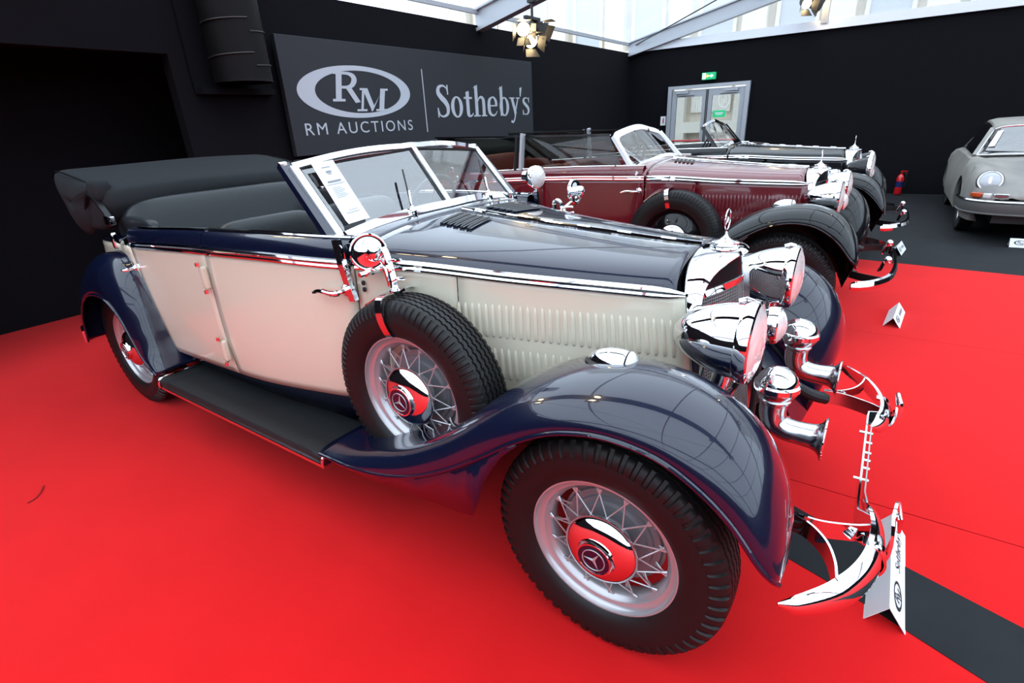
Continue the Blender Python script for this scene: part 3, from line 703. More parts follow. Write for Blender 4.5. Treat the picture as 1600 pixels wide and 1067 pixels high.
        P, L_ = fender(RCREST, RLIP, RINNER)
        fb = B().grid(P); lipb = B().tube([tuple(p) for p in L_], .006, 8)
        ap = B().grid([[(p[0], p[1], p[2]), (p[0], -.5, p[2]-.03)] for p in cr(RINNER, 30)])
        if s > 0: fb, lipb, ap = fb.mirror(), lipb.mirror(), ap.mirror()
        f2 = obj('rear_fender', fb, fen, car, solid=.006, hint=(0, 0, 1), sharp=60)
        obj('fender_bead', lipb, fen, f2); obj('inner_panel', ap, M['dark'], f2)
        # side lamp on fender
        lx, ly, lz = -.035, s*.63, .905
        P = []
        for i in range(24):
            u = i/23; r = (math.sin(PI*min(u, .98)**.75*.62+.0)**.75 if u < 1 else 0); w = .043*max(.05, min(1, r)); hh = .05*max(.05, min(1, r))
            if u > .9: w *= 1-.25*((u-.9)/.1)**2; hh *= 1-.25*((u-.9)/.1)**2
            x = -.078+.128*u
            P.append([(lx+x, ly+w*math.cos(a), lz+hh*math.sin(a)+.012) for a in np.linspace(-.05, PI+.05, 15)])
        sl = obj('side_lamp', B().grid(P), chrome, f, rot=(0, 0, 0))
        P2 = []
        for i in range(8):
            u = i/7; w = .040*math.cos(u*PI/2*.98)**.6; hh = .047*math.cos(u*PI/2*.98)**.6
            P2.append([(lx+.05+.024*u, ly+w*math.cos(a), lz+hh*math.sin(a)+.012) for a in np.linspace(-.05, PI+.05, 15)])
        obj('lamp_glass', B().grid(P2), M['white_glass'], f)
        obj('lamp_gasket', B().grid([[(lx-.004+.083*math.cos(a)*k, ly+.047*math.sin(a)*k, lz+.012+(1-k)*.06-(.028 if k > .99 else 0)) for k in (.82, .95, 1.0)] for a in np.linspace(0, 2*PI, 40)]), M['black'], f)
        # wheels
        wheel(car, (0, s*.70, .37), s, cfg['wheel'], roll=.55)
        wheel(car, (-3.177, s*.70, .37), s, cfg['wheel'], roll=1.2)
        wheel(car, (-.80, s*.643, .642), s, cfg['wheel'], 'spare_wheel', True, roll=.15 if main else .3)
        # spare strap and mirror
        cx_, cz_, yc = -.80, .642, s*.643
        st_ = empty('spare_clamp', (cx_, yc, cz_), car)
        rel = lambda r, y, a: (r*math.cos(a), s*y, r*math.sin(a))
        a0 = PI*.5+.16
        strap = cr([rel(.375, -.09, a0+.05), rel(.385, -.06, a0), rel(.388, 0, a0), rel(.385, .06, a0), rel(.368, .088, a0), rel(.31, .097, a0), rel(.25, .083, a0), rel(.235, .068, a0)], 36)
        obj('strap', B().sweep(strap, [(-.002, -.016), (.002, -.016), (.002, .016), (-.002, .016)], upv=(math.sin(a0), 0, -math.cos(a0))), chrome, st_)
        arc = cr([rel(.379, -.02, a0+t) for t in np.linspace(0.02, .62, 10)], 24)
        obj('strap_band', B().sweep(arc, [(-.028, -.002), (.028, -.002), (.028, .003), (-.028, .003)], upv=(-.5, 0, .9), scale=list(np.linspace(.35, 1.0, 24))), chrome, st_)
        if main:
            obj('mirror_bracket', B().sweep(cr([rel(.39, .01, a0-.12), rel(.388, .0, a0), rel(.43, -.01, a0+.02), rel(.52, -.02, a0+.05), rel(.525, -.03, a0+.11), rel(.40, -.03, a0+.12)], 30), [(-.005, -.012), (.005, -.012), (.005, .012), (-.005, .012)], upv=(0, 1, .2)).tube([rel(.49, -.02, a0+.0), rel(.49, -.02, a0-.09)], .006, 8).tube([rel(.46, -.02, a0+.0), rel(.46, -.02, a0-.10)], .006, 8).tube([rel(.425, -.02, a0+.0), rel(.425, -.02, a0-.10)], .006, 8).tube([rel(.47, -.02, a0+.16), rel(.47, .05, a0+.16)], .013, 10).tube([rel(.47, .05, a0+.16), rel(.47, .075, a0+.16)], .009, 8), chrome, st_)
            mx, my, mz = (-.145, -.01, .512) if s < 0 else (-.03, .03, .56)
            obj('mirror_stem', B().tube([rel(.475, -.02, a0+.08), (mx+.02, my, mz-.01)], .0065, 8).rbox((mx+.012, my, mz), (.05, .05, .06), .8), chrome, st_)
            R_ = .066
            mp = [(.022, 0), (.021, .010), (.014, .014), (.010, .02), (.006, .045), (.004, .057), (.005, .0615), (.002, .066), (-.008, .0665), (-.014, .062)]
            mr = obj('mirror_head', B().lathe(mp, 40, (0, 0, 0), 'x'), chrome, st_, (mx-.015, my, mz), (0, -.12, -.62 if s < 0 else 0))
            obj('mirror_glass', B().lathe([(-.0125, .062), (-.0125, 0)], 40, (0, 0, 0), 'x'), M['mirror'], st_, (mx-.015, my, mz), (0, -.12, -.62 if s < 0 else 0))
        # headlamps, horns
        hl = headlamp('headlight', car, (.275, s*.372, .946), .118, .225, shell=cfg.get('lamp', 'chrome'))
        obj('lamp_post', B().tube(cr([(-.07, 0, -.09), (-.08, s*.01, -.16), (-.10, s*.0, -.28), (-.10, -s*.05, -.40)], 16), list(np.linspace(.03, .018, 16)), 12), chrome, hl)
        if main: horn(car, s)
        # rear bumper end and tail lamp
        obj('rear_bumper', B().sweep(cr([(-3.62, s*.86, .40), (-3.78, s*.80, .40), (-3.86, s*.60, .40), (-3.9, s*.2, .40), (-3.9, 0, .40)], 20), [(-.008, -.04), (.008, -.04), (.012, 0), (.008, .04), (-.008, .04)]), chrome, car)
    # hinge strip down the hood centre
    pts = [(x, 0, zc(x)+.004) for x in np.linspace(.012, -1.06, 20)]
    obj('hinge_strip', B().sweep(pts, [(-.009, -.003), (.009, -.003), (.008, .003), (.004, .007), (-.004, .007), (-.008, .003)]), chrome, car)
    for k in range(6):
        x = -.08-.17*k; obj('hinge_knuckle', B().tube([(x, 0, zc(x)+.007), (x-.055, 0, zc(x-.055)+.007)], .007, 8), chrome, car)
    obj('cowl', top_surface(-1.064, -1.235, 8, 41), top, car, solid=.004, hint=(0, 0, 1))
    # radiator
    rsx = lambda z: .162+.15*(1.114-z)                        # centre ridge
    def ro(k, inset=0):                                       # outer outline (y,z) top centre -> bottom
        return None
    outl = cr([(0, 1.128), (.09, 1.124), (.19, 1.105), (.262, 1.067), (.292, 1.01), (.298, .93), (.297, .80), (.295, .62), (.293, .45)], 40)
    inl = cr([(0, 1.114), (.085, 1.110), (.18, 1.090), (.245, 1.054), (.276, 1.003), (.283, .93), (.282, .80), (.28, .62), (.278, .45)], 40)
    P = []
    for sgn in (1, -1):
        rng_ = range(40) if sgn > 0 else range(39, 0, -1)
        for i in (range(39, -1, -1) if sgn < 0 else range(1, 40)):
            (yo, zo), (yi, zi) = outl[i], inl[i]
            sw = .16*(1.04-zo)
            fx = lambda y, z: rsx(z)-.085*(abs(y)/.29)**1.3
            P.append([(.030+sw-.002, sgn*yo*.985, zo-.004), (.034+sw, sgn*yo, zo), (.5*(.034+sw)+.5*fx(yo, zo), sgn*(yo+.003), zo+.001), (fx(yo, zo)-.014, sgn*yo, zo), (fx(yo, zo)-.004, sgn*(yo*.985), zo-.003), (fx(yi, zi)+.002, sgn*(.35*yo+.65*yi), .35*zo+.65*zi), (fx(yi, zi), sgn*yi, zi), (fx(yi, zi)-.018, sgn*yi, zi)])
    P = sorted(P[:40], key=lambda r: 0)+P[40:]
    rad = obj('radiator_shell', B().grid(P), chrome, car, sharp=50)
    gb = B(); fx = lambda y, z: rsx(z)-.085*(abs(y)/.29)**1.3-.022
    zin = lambda y: float(np.interp(abs(y), inl[:28, 0], inl[:28, 1]))
    for s in (-1, 1):
        for y in np.arange(.006, .28, .0105):
            gb.sweep([(fx(y, z), s*y, z) for z in (min(zin(y)-.01, 1.03), .78, .46)], [(-.0012, -.0012), (.0012, -.0012), (.0012, .0012), (-.0012, .0012)], upv=(0, 1, 0))
        for z in np.arange(.462, 1.03, .0105):
            ym = .278 if z < .95 else float(np.interp(-(z+.004), -inl[:28, 1], inl[:28, 0]))
            if ym > .02: gb.sweep([(fx(y, z), s*y, z) for y in (.002, ym*.5, ym)], [(-.0012, -.0012), (.0012, -.0012), (.0012, .0012), (-.0012, .0012)])
    g = obj('grille_mesh', gb, M['grille'], rad); g['kind'] = 'stuff'
    core = B(); hd = B(); lt = B()
    for s in (-1, 1):
        ys = np.linspace(0, .28, 14)
        core.grid([[(fx(y, z)-.02, s*y, z) for z in np.linspace(.45, zin(y), 8)] for y in ys])
        yh = np.linspace(0, .262, 16)
        hd.grid([[(fx(y, z)+.004, s*y, z) for z in np.linspace(1.036, max(1.037, zin(y)+.002), 4)] for y in yh])
        lt.grid([[(fx(y, 1.04)+.004, s*y, 1.037), (fx(y, 1.04)+.011, s*y, 1.0365), (fx(y, 1.03)+.005, s*y, 1.012)] for y in yh])
    obj('radiator_core', core, M['dark'], rad); obj('header_panel', hd, M['black_paint'], rad); obj('header_strip', lt, chrome, rad)
    obj('centre_bar', B().sweep([(rsx(z)-.006, 0, z) for z in (1.10, .9, .7, .45)], [(-.006, -.009), (.006, -.009), (.003, .007), (-.003, .007)], upv=(1, 0, 0)), M['dullchrome'], rad)
    obj('radiator_cap', B().lathe([(0, .046), (.006, .050), (.012, .048), (.014, .042), (.018, .044), (.024, .045), (.027, .030), (.032, .019), (.040, .010), (.050, .005), (.064, .0035)], 32, (.088, 0, 1.120), 'z'), chrome, rad)
    ms = B()
    sb = star_b(.034, 0, .002, .0022)
    ms.add([(.088+y*1.0, x, z+1.218) for x, y, z in sb.v], sb.f); ms.add([(.088-y*1.0, x, z+1.218) for x, y, z in sb.v], [f[::-1] for f in sb.f])
    obj('mascot_star', ms, chrome, rad, rot=(0, 0, 0))
    # fog lamp, front cross bar
    fl = headlamp('fog_lamp', car, (.285, 0, .872), .062, .085, False)
    obj('lamp_post', B().tube([(-.04, 0, -.05), (-.04, 0, -.40)], .012, 10), M['dark'], fl)
    obj('cross_bar', B().tube([(.20, -.37, .72), (.215, 0, .70), (.20, .37, .72)], .012, 10), chrome, car)
    for s in (-1, 1): obj('dumb_iron', B().tube(cr([(.1, s*.38, .50), (.28, s*.38, .50), (.40, s*.40, .45), (.46, s*.43, .43)], 14), .024, 10), M['dark'], car)
    # front bumper
    bm_ = empty('front_bumper', (0, 0, 0), car)
    for s in (-1, 1):
        if not main:
            tb = cr([(.455, s*.78, .43), (.52, s*.745, .43), (.60, s*.64, .43), (.66, s*.48, .43), (.685, s*.25, .43), (.69, 0, .43)], 36)
            obj('bumper_blade', B().sweep(tb, [(-s*a, c) for a, c in ((-.006, -.034), (.012, -.028), (.022, 0), (.012, .028), (-.006, .034), (-.002, 0))], scale=list(np.interp(np.linspace(0, 1, 36), [0, .08, 1], [.7, 1, 1]))), chrome, bm_)
            obj('bumper_iron', B().sweep(cr([(.40, s*.42, .43), (.50, s*.50, .43), (.62, s*.56, .43)], 12), [(-.003, -.026), (.003, -.026), (.003, .026), (-.003, .026)]), M['black'], bm_)
            obj('bumper_ball', B().rbox((.64, s*.30, .52), (.055, .055, .055), 1.0, 16, 10).tube([(.60, s*.30, .43), (.62, s*.30, .50)], .012, 8), chrome, bm_)
            continue
        bl = cr([(.470, s*.768, .446), (.520, s*.730, .438), (.588, s*.645, .430), (.632, s*.55, .427), (.655, s*.45, .427), (.656, s*.36, .430), (.640, s*.285, .437), (.618, s*.235, .446)], 44)
        hs_ = np.interp(np.linspace(0, 1, 44), [0, .10, .3, .6, .82, 1], [.10, .52, .95, 1.05, .85, .12])
        sec = [(-.004, -.046), (.006, -.044), (.017, -.030), (.023, -.010), (.024, .008), (.019, .028), (.007, .043), (-.004, .046), (-.002, .03), (.003, 0), (-.002, -.03)]
        ca, sa = math.cos(.30), math.sin(.30); sec = [(a*ca-c*sa, a*sa+c*ca) for a, c in sec]
        obj('bumper_blade', B().sweep(bl, [(-s*a, c) for a, c in sec], scale=[(q, q) for q in hs_]), chrome, bm_)
        ov = cr([(.650, s*.405, .385), (.684, s*.405, .40), (.692, s*.400, .44), (.690, s*.390, .48), (.686, s*.375, .512), (.692, s*.358, .526), (.702, s*.348, .51), (.705, s*.343, .465)], 34)
        obj('overrider', B().sweep(ov, [(-.024, -.004), (.024, -.004), (.024, .004), (-.024, .004)], upv=(1, 0, .3)), chrome, bm_)
        ov = cr([(.625, s*.455, .470), (.660, s*.455, .462), (.684, s*.455, .425), (.676, s*.455, .385), (.645, s*.455, .372)], 24)
        obj('blade_clip', B().sweep(ov, [(-.017, -.003), (.017, -.003), (.017, .003), (-.017, .003)], upv=(1, 0, .3)), chrome, bm_)
        flat = [(-.003, -.028), (.003, -.028), (.003, .028), (-.003, .028)]
        obj('bumper_spring', B().sweep(cr([(.445, s*.435, .44), (.50, s*.455, .44), (.545, s*.505, .44), (.570, s*.57, .44), (.580, s*.635, .44)], 24), flat), chrome, bm_)
        obj('bumper_spring', B().sweep(cr([(.445, s*.425, .44), (.52, s*.428, .44), (.60, s*.40, .44), (.640, s*.375, .44)], 24), flat), chrome, bm_)
    if main:
        obj('carrier_bar', B().sweep([(.645, -.335, .44), (.607, -.320, .44), (.605, -.285, .44), (.605, .285, .44), (.607, .320, .44), (.645, .335, .44)], [(-.003, -.028), (.003, -.028), (.003, .028), (-.003, .028)]), chrome, bm_)
        obj('backing_bar', B().sweep([(.628, -.26, .438), (.620, -.21, .438), (.620, .24, .438)], [(-.002, -.022), (.002, -.022), (.002, .022), (-.002, .022)]), M['dullchrome'], bm_)
        for y, x0 in ((-.14, .586), (-.07, .602), (-.02, .602), (.03, .602), (.10, .602), (.17, .586)):
            obj('bolt', B().tube([(x0, y, .455), (.627, y, .455)], .005, 8), M['dullchrome'], bm_)
    # windshield
    kind = cfg['ws']
    wsr = empty('windshield', (0, 0, 0), car)
    sec = [(-.013, -.010), (.013, -.010), (.015, 0), (.013, .010), (-.013, .010), (-.015, 0)]
    if kind == 'split':
        BC, TC = Vector((-1.136, 0, 1.222)), Vector((-1.337, 0, 1.472))
        for s in (-1, 1):
            BN, TN = Vector((-1.185, s*.585, 1.170)), Vector((-1.420, s*.578, 1.432))
            bot = cr([BC, (-1.146, s*.2, 1.220), (-1.163, s*.42, 1.203), (-1.178, s*.545, 1.182), BN], 20)
            nrm = (TC-BC).cross(BN-BC)
            wf = obj('windshield_frame', B().sweep([BC, TC], [(a*1.15, c) for a, c in sec], upv=(1, 0, .8)).sweep([tuple(TC+Vector((0, 0, .004)))]+[tuple(TC.lerp(TN, q)+Vector((0, 0, .016*math.sin(PI*q)))) for q in np.linspace(.1, .9, 9)]+[tuple(TN)], sec, upv=(1, 0, .8)).sweep(list(bot), [(a*1.3, c) for a, c in sec], upv=(1, 0, .8)).sweep([BN, TN], [(a*1.2, c) for a, c in sec], upv=(1, 0, .8)), fr, wsr)
            ctr = (BC+TC+BN+TN)/4; ins = lambda p, k=.955: ctr+(Vector(p)-ctr)*k
            rc = [ins(TC), ins(TC.lerp(TN, .5)+Vector((0, 0, .016))), ins(TN)]+[ins(p) for p in list(bot)[::-3]]
            obj('glass_pane', B().add([BC, TC, TN, BN], [(0, 1, 2, 3)]), M['glass'], wsr)
            # inner thin bead with rounded corners
            bd = [ins(TC, .93), ins(TN.lerp(TC, .08), .93), ins(TN, .915), ins(TN.lerp(BN, .08), .93), ins(BN.lerp(TN, .1), .93), ins(BN, .92), ins(bot[15], .92), ins(bot[10], .92), ins(BC, .92)]
            obj('glazing_bead', B().tube(bd+[bd[0]], .004, 6), M['black'], wsr)
            obj('windshield_post', B().sweep([(-1.13, s*.640, 1.10), (-1.215, s*.616, 1.19), (-1.455, s*.596, 1.442)], [(-.022, -.014), (.022, -.014), (.022, .014), (-.022, .014)], upv=(1, 0, .8)), top, wsr)
            obj('post_knob', B().rbox((-1.45, s*.60, 1.445), (.03, .035, .02), .6), chrome, wsr)
            wy = s*.24 if s < 0 else .30
            obj('wiper', B().tube(cr([(-1.125, wy, htop(-1.125, wy)), (-1.128, wy, 1.232), (-1.14, wy, 1.245)], 8), [.012]*4+[.008]*4, 8).tube([(-1.14, wy, 1.245), (-1.175, wy+.03, 1.305)], .004, 6), chrome, wsr)
            obj('wiper_blade', B().sweep([(-1.135, wy-.005, 1.238), (-1.245, wy+.075, 1.385)], [(-.003, -.004), (.003, -.004), (.003, .004), (-.003, .004)]), M['black'], wsr)
    else:
        hw = .52; tz, bz = (1.44, 1.17)
        arch = cr([(-1.195, -hw-.06, 1.155), (-1.30, -hw-.03, 1.29), (-1.385, -hw+.02, 1.395), (-1.41, -hw*.62, 1.432), (-1.40, 0, 1.462), (-1.41, hw*.62, 1.432), (-1.385, hw-.02, 1.395), (-1.30, hw+.03, 1.29), (-1.195, hw+.06, 1.155)], 56)
        botm = cr([(-1.195, hw+.06, 1.155), (-1.16, hw*.7, 1.195), (-1.135, 0, 1.222), (-1.16, -hw*.7, 1.195), (-1.195, -hw-.06, 1.155)], 30)
        k_ = cfg.get('wsw', 1.5)
        wf = obj('windshield_frame', B().sweep(list(arch), [(a*k_, c) for a, c in sec], upv=(1, 0, .8)).sweep(list(botm), [(a*1.3, c) for a, c in sec], upv=(1, 0, .8)), fr, wsr)
        obj('glass_pane', B().grid([[tuple(Vector(a).lerp(Vector(b_), q)) for q in np.linspace(0, 1, 4)] for a, b_ in zip(cr(arch[4:52], 30), cr([(-1.19, -hw, 1.17), (-1.16, -hw*.7, 1.195), (-1.135, 0, 1.222), (-1.16, hw*.7, 1.195), (-1.19, hw, 1.17)], 30))]), M['glass'], wsr)
        for s in (-1, 1):
            obj('windshield_post', B().sweep([(-1.12, s*.645, 1.12), (-1.21, s*(hw+.085), 1.19), (-1.39, s*(hw+.02), 1.405)], [(-.026, -.014), (.026, -.014), (.026, .014), (-.026, .014)], upv=(1, 0, .8)), M[cfg.get('post', cfg['top'])], wsr)
            obj('wiper_blade', B().sweep([(-1.30, s*.17-.02, 1.29), (-1.375, s*.17+.05, 1.41)], [(-.006, -.007), (.006, -.007), (.006, .007), (-.006, .007)]).tube([(-1.375, s*.17+.05, 1.42), (-1.385, s*.17+.04, 1.445)], .005, 6), M['black'], wsr)
    # interior
    lea = M[cfg.get('seat', 'leather')]
    obj('dashboard', B().rbox((-1.27, 0, 1.10), (.10, 1.16, .20), .3), M['dark'] if main else lea, car)
    sw = obj('steering_wheel', B().tube([(.0, .19*math.cos(a), .19*math.sin(a)) for a in np.linspace(0, 2*PI, 41)], .011, 8, cap=False).tube([(0, -.19, 0), (0, .19, 0)], .008, 6).tube([(0, 0, -.19), (0, 0, .19)], .008, 6).tube([(0, 0, 0), (.36, 0, 0)], .018, 8), M['black'], car, (-1.56, .32, 1.135), (0, .42, 0))
    for nm, x0, ht, wd_ in (('front_seat', -2.12, 1.158, .61), ('rear_seat', -3.02, 1.235, .64)):
        stt = empty(nm, (x0, 0, .5), car)
        if nm == 'front_seat':
            for s in (-1, 1):
                obj('backrest', B().rbox((-.02, s*.305, ht-.5-.26), (.17, .585, .54), .35, 28, 16, Ry(-.18)), lea, stt)
                obj('cushion', B().rbox((.28, s*.305, .14), (.5, .58, .2), .35, 24, 12), lea, stt)
        else:
            obj('backrest', B().rbox((-.04, 0, ht-.5-.29), (.24, 1.28, .60), .33, 36, 18, Ry(-.22)), lea, stt)
            obj('cushion', B().rbox((.33, 0, .12), (.6, 1.25, .22), .35, 24, 12), lea, stt)
            for s in (-1, 1): obj('side_pad', B().rbox((.13, s*.615, .60), (.40, .07, .14), .5, 20, 12), lea, stt)
    # rear deck and tail
    P = []
    for x in np.linspace(-2.98, -3.95, 14):
        w = wb(x); zcx = np.interp(x, [-3.95, -3.6, -2.98], [.92, 1.06, 1.10])
        P.append([(x, w*math.sin(q), max(zb(x), zb(x)+(zcx-zb(x))*math.cos(q)**.85)) for q in np.linspace(-PI/2, PI/2, 17)])
    obj('rear_deck', B().grid(P), top, car, solid=.004, hint=(0, 0, 1))
    obj('tail_panel', B().grid([[(-3.95-.06*math.cos(q), .40*math.sin(q), z) for z in np.linspace(.58, .915, 6)] for q in np.linspace(-PI/2, PI/2, 13)]), low, car, solid=.004)
    # folded top
    if cfg.get('hood_down', True):
        secp = np.array([(-3.10, 1.17), (-3.06, 1.235), (-3.07, 1.29), (-3.11, 1.322), (-3.22, 1.345), (-3.38, 1.372), (-3.54, 1.398), (-3.66, 1.415), (-3.72, 1.410), (-3.745, 1.375), (-3.735, 1.30), (-3.69, 1.21), (-3.60, 1.13), (-3.46, 1.10), (-3.30, 1.11), (-3.18, 1.13)])
        n_ = 72; cl = cr(np.vstack([secp, secp[:1]]), n_+1)[:n_]; rows = []
        ys = np.concatenate([[-.69, -.688, -.675], np.linspace(-.655, .655, 41), [.675, .688, .69]])
        cen = np.array([-3.42, 1.27])
        for iy, y in enumerate(ys):
            e_ = max(0, (abs(y)-.63)/.06); k = .25 if iy in (0, len(ys)-1) else .72+.28*math.sqrt(max(0.0, 1-e_**2.2))
            row = []
            for i, p in enumerate(cl):
                q = cen+(p-cen)*k
                low = max(0, (1.30-p[1])/.2)
                w = low*(.010*math.sin(y*7+i*.25)+.006*math.sin(y*19-i*.5))+.003*math.sin(y*5+i*.2)
                sag = -.03*low*max(0, (abs(y)-.4)/.25)
                row.append((q[0]+w*.4, y, q[1]+w+sag+.012*math.cos(y*2)))
            rows.append(row)
        ft = obj('folded_top', B().grid(rows, wv=True).add([rows[0][i] for i in range(n_)], [tuple(range(n_))]).add([rows[-1][i] for i in range(n_)], [tuple(range(n_))]), M['canvas'], car, sharp=70)
        for s in (-1, 1):
            fl_ = cr([(-3.16, 1.33), (-3.32, 1.36), (-3.54, 1.395), (-3.73, 1.395), (-3.745, 1.29), (-3.68, 1.17), (-3.58, 1.06), (-3.48, 1.045), (-3.36, 1.10), (-3.30, 1.20), (-3.25, 1.28)], 36)
            c_ = np.array([-3.48, 1.24])
            obj('side_flap', B().grid([[(c_[0]+(p[0]-c_[0])*k, s*(.675+.05*(1-k**3)+.005*math.sin(i*.7)*k), c_[1]+(p[1]-c_[1])*k) for k in (.02, .3, .6, .85, 1.0)] for i, p in enumerate(list(fl_)+[fl_[0]])]), M['canvas'], ft, solid=.006)
            obj('seam_line', B().tube(cr([(-3.73, s*.668, 1.412), (-3.55, s*.675, 1.398), (-3.3, s*.675, 1.36), (-3.12, s*.655, 1.322)], 20), .004, 6), M['black'], ft)
            for p in ((-3.72, 1.24), (-3.66, 1.15), (-3.56, 1.075)):
                obj('press_stud', B().rbox((p[0]+.01, s*.684, p[1]+.01), (.012, .012, .012), .9, 8, 6), chrome, ft)
            obj('roof_strut', B().sweep(cr([(-3.04, s*.69, 1.13), (-3.10, s*.70, 1.23), (-3.22, s*.70, 1.29), (-3.36, s*.69, 1.20)], 16), [(-.006, -.014), (.006, -.014), (.006, .014), (-.006, .014)], upv=(0, 1, 0)), M['black'], car)
            obj('roof_pivot', B().rbox((-3.05, s*.70, 1.155), (.09, .03, .05), .25, 12, 8), chrome, car)
            obj('roll_pad', B().rbox((-3.17, s*.66, 1.31), (.16, .10, .13), .7, 16, 12), M['canvas'], ft)
    # rear body-side chrome catch
    obj('body_catch', B().rbox((-2.93, -.745, 1.06), (.03, .03, .09), .4, 12, 8), chrome, car)
    if main:
        for s in (-1, 1):
            obj('pillar_strip', B().sweep([(-1.098, s*(wb(-1.1)+.022), 1.192), (-1.085, s*(wb(-1.08)+.030), 1.10), (-1.062, s*(wb(-1.06)+.030), .965)], [(-.010, -.016), (.010, -.016), (.010, .016), (-.010, .016)], upv=(1, 0, 0)), chrome, car)
        obj('lock_plate', B().box((-1.055, -(wb(-1.06)+.012), 1.15), (.03, .012, .055)), chrome, car)
        for z in (1.03, 1.005, .94): obj('door_buffer', B().rbox((-1.03, -(wb(-1.03)+.016), z), (.012, .012, .018), .5, 8, 6), M['black'], car)
        # search lamp by the far windscreen post
        sl = headlamp('search_lamp', car, (-1.115, .73, 1.265), .060, .05, False, (0, 0, -.25))
        obj('lamp_housing', B().lathe([(-.045, .045), (-.05, .034), (-.095, .034), (-.10, .03), (-.10, 0)], 24, (0, 0, 0), 'x'), chrome, sl)
        obj('lamp_arm', B().tube(cr([(-.02, 0, -.058), (-.02, 0, -.085), (-.03, -.05, -.09), (-.06, -.13, -.11)], 14), .009, 8).tube([(-.03, -.03, -.085), (-.02, -.03, -.15)], [.013, .02], 10), chrome, sl)
    # side windows wound up (second car)
    if cfg.get('windows'):
        for s in (-1, 1):
            yw = lambda x: s*(np.interp(x, [-3.3, -2.2, -1.4], [.62, .645, .565]))
            wf = obj('window_frame', B().sweep([(x, yw(x), np.interp(x, [-3.3, -1.4], [1.452, 1.425])) for x in np.linspace(-1.41, -3.28, 10)], [(-.008, -.008), (.008, -.008), (.008, .008), (-.008, .008)]), M['dullchrome'], car)
            obj('window_post', B().sweep([(-2.215, yw(-2.2), 1.46), (-2.215, yw(-2.2)+s*.05, 1.15)], [(-.026, -.012), (.026, -.012), (.026, .012), (-.026, .012)], upv=(1, 0, 0)), M['alu'], wf)
            obj('window_post', B().sweep([(-2.275, yw(-2.25), 1.45), (-2.275, yw(-2.25)+s*.05, 1.15)], [(-.018, -.012), (.018, -.012), (.018, .012), (-.018, .012)], upv=(1, 0, 0)), M['black'], wf)
            for xa, xb in ((-1.42, -2.19), (-2.30, -3.25)):
                obj('window_glass', glass_sheet([(xa, yw(xa), 1.42), (xb, yw(xb), 1.445), (xb, yw(xb)+s*.05, 1.12), (xa+(.16 if xa > -2 else 0), yw(xa)+s*.06, 1.15)], .004), M['tint'], wf)
    return car

tourer(dict(loc=(0, 0, 0), main=True, top='navy', low='cream', fen='navy', wheel='wire', ws='split',
            label='cream and navy vintage four-door convertible with its top folded down, front and largest car'))
tourer(dict(loc=(-.027, 2.964, 0), top='burgundy', low='burgundy', fen='black_paint', wheel='disc', ws='arch', wsmat='white_steel', wsw=2.1, post='white_steel', seat='redleather', windows=True,
            label='burgundy vintage convertible with black fenders and raised side windows, beside the cream and navy car'))
tourer(dict(loc=(.06, 5.177, 0), rot=.017, top='black_paint', low='black_paint', fen='black_paint', wheel='disc', ws='arch', wsmat='chrome', wsw=1.1, seat='redleather', hood_down=False, lamp='black_paint',
            label='black vintage convertible with chrome framed windscreen parked behind the burgundy car'))

# ------------------------------------------------------------------ grey coupe on the dark floor
cp2 = tag(empty('sports_coupe', (2.07, 7.02, 0)), 'dusty grey beige sports coupe standing on the dark floor at the right edge', 'car')
kW = keyed([(-.86, .52), (-.80, .62), (-.70, .70), (-.5, .755), (-.2, .785), (.3, .79), (1.2, .795), (2.2, .81), (2.8, .77), (3.1, .68), (3.2, .58)])
kF = keyed([(-.86, .52), (-.80, .585), (-.70, .66), (-.52, .775), (-.25, .85), (.1, .87), (.6, .875), (1.4, .88), (2.1, .88), (2.7, .80), (3.1, .62), (3.2, .52)])
kH = keyed([(-.86, .52), (-.80, .57), (-.70, .62), (-.52, .69), (-.25, .765), (.1, .835), (.45, .885), (1.2, .89), (2.4, .88), (2.8, .78), (3.1, .60), (3.2, .5)])
def arch(v, c, R=.345): return .335+math.sqrt(max(0, R*R-(v-c)**2))*.96 if abs(v-c) < R else 0
P = []
for v in np.concatenate([np.linspace(-.86, -.36, 14), np.linspace(-.345, .345, 17), np.linspace(.36, 1.92, 16), np.linspace(1.93, 2.61, 15), np.linspace(2.64, 3.2, 10)]):
    w, zf, zh = kW(v), kF(v), kH(v); zb0 = max(.22 if -.7 < v < 3.0 else .34, arch(v, 0), arch(v, 2.27)); zb0 = min(zb0, zf-.06)
    zm = max(zb0+.01, .50)
    row = [(w-.10 if zb0 < .3 else w-.03, zb0), (w-.015, zb0+.015), (w+.012, .5*(zb0+zm)+.0), (w+.012, zm), (w-.01, zm+.55*(zf-zm)), (w-.055, zf-.025), (w-.13, zf), (w-.21, zf-.02+.02*(zh-zf)), (w-.30, .5*zf+.5*zh-.012), (.5*w-.10, zh-.002), (.2, zh+.006), (0, zh+.01)]
    P.append([(-a, v, z) for a, z in row]+[(a, v, z) for a, z in row[-2::-1]])
obj('body', B().grid(P), M['dust'], cp2, solid=.004, hint=(0, 0, 1), sharp=50)
obj('floor_pan', B().box((0, 1.1, .28), (1.0, 3.8, .1)).box((0, 1.15, .45), (1.36, 1.4, .4)), M['dark'], cp2)
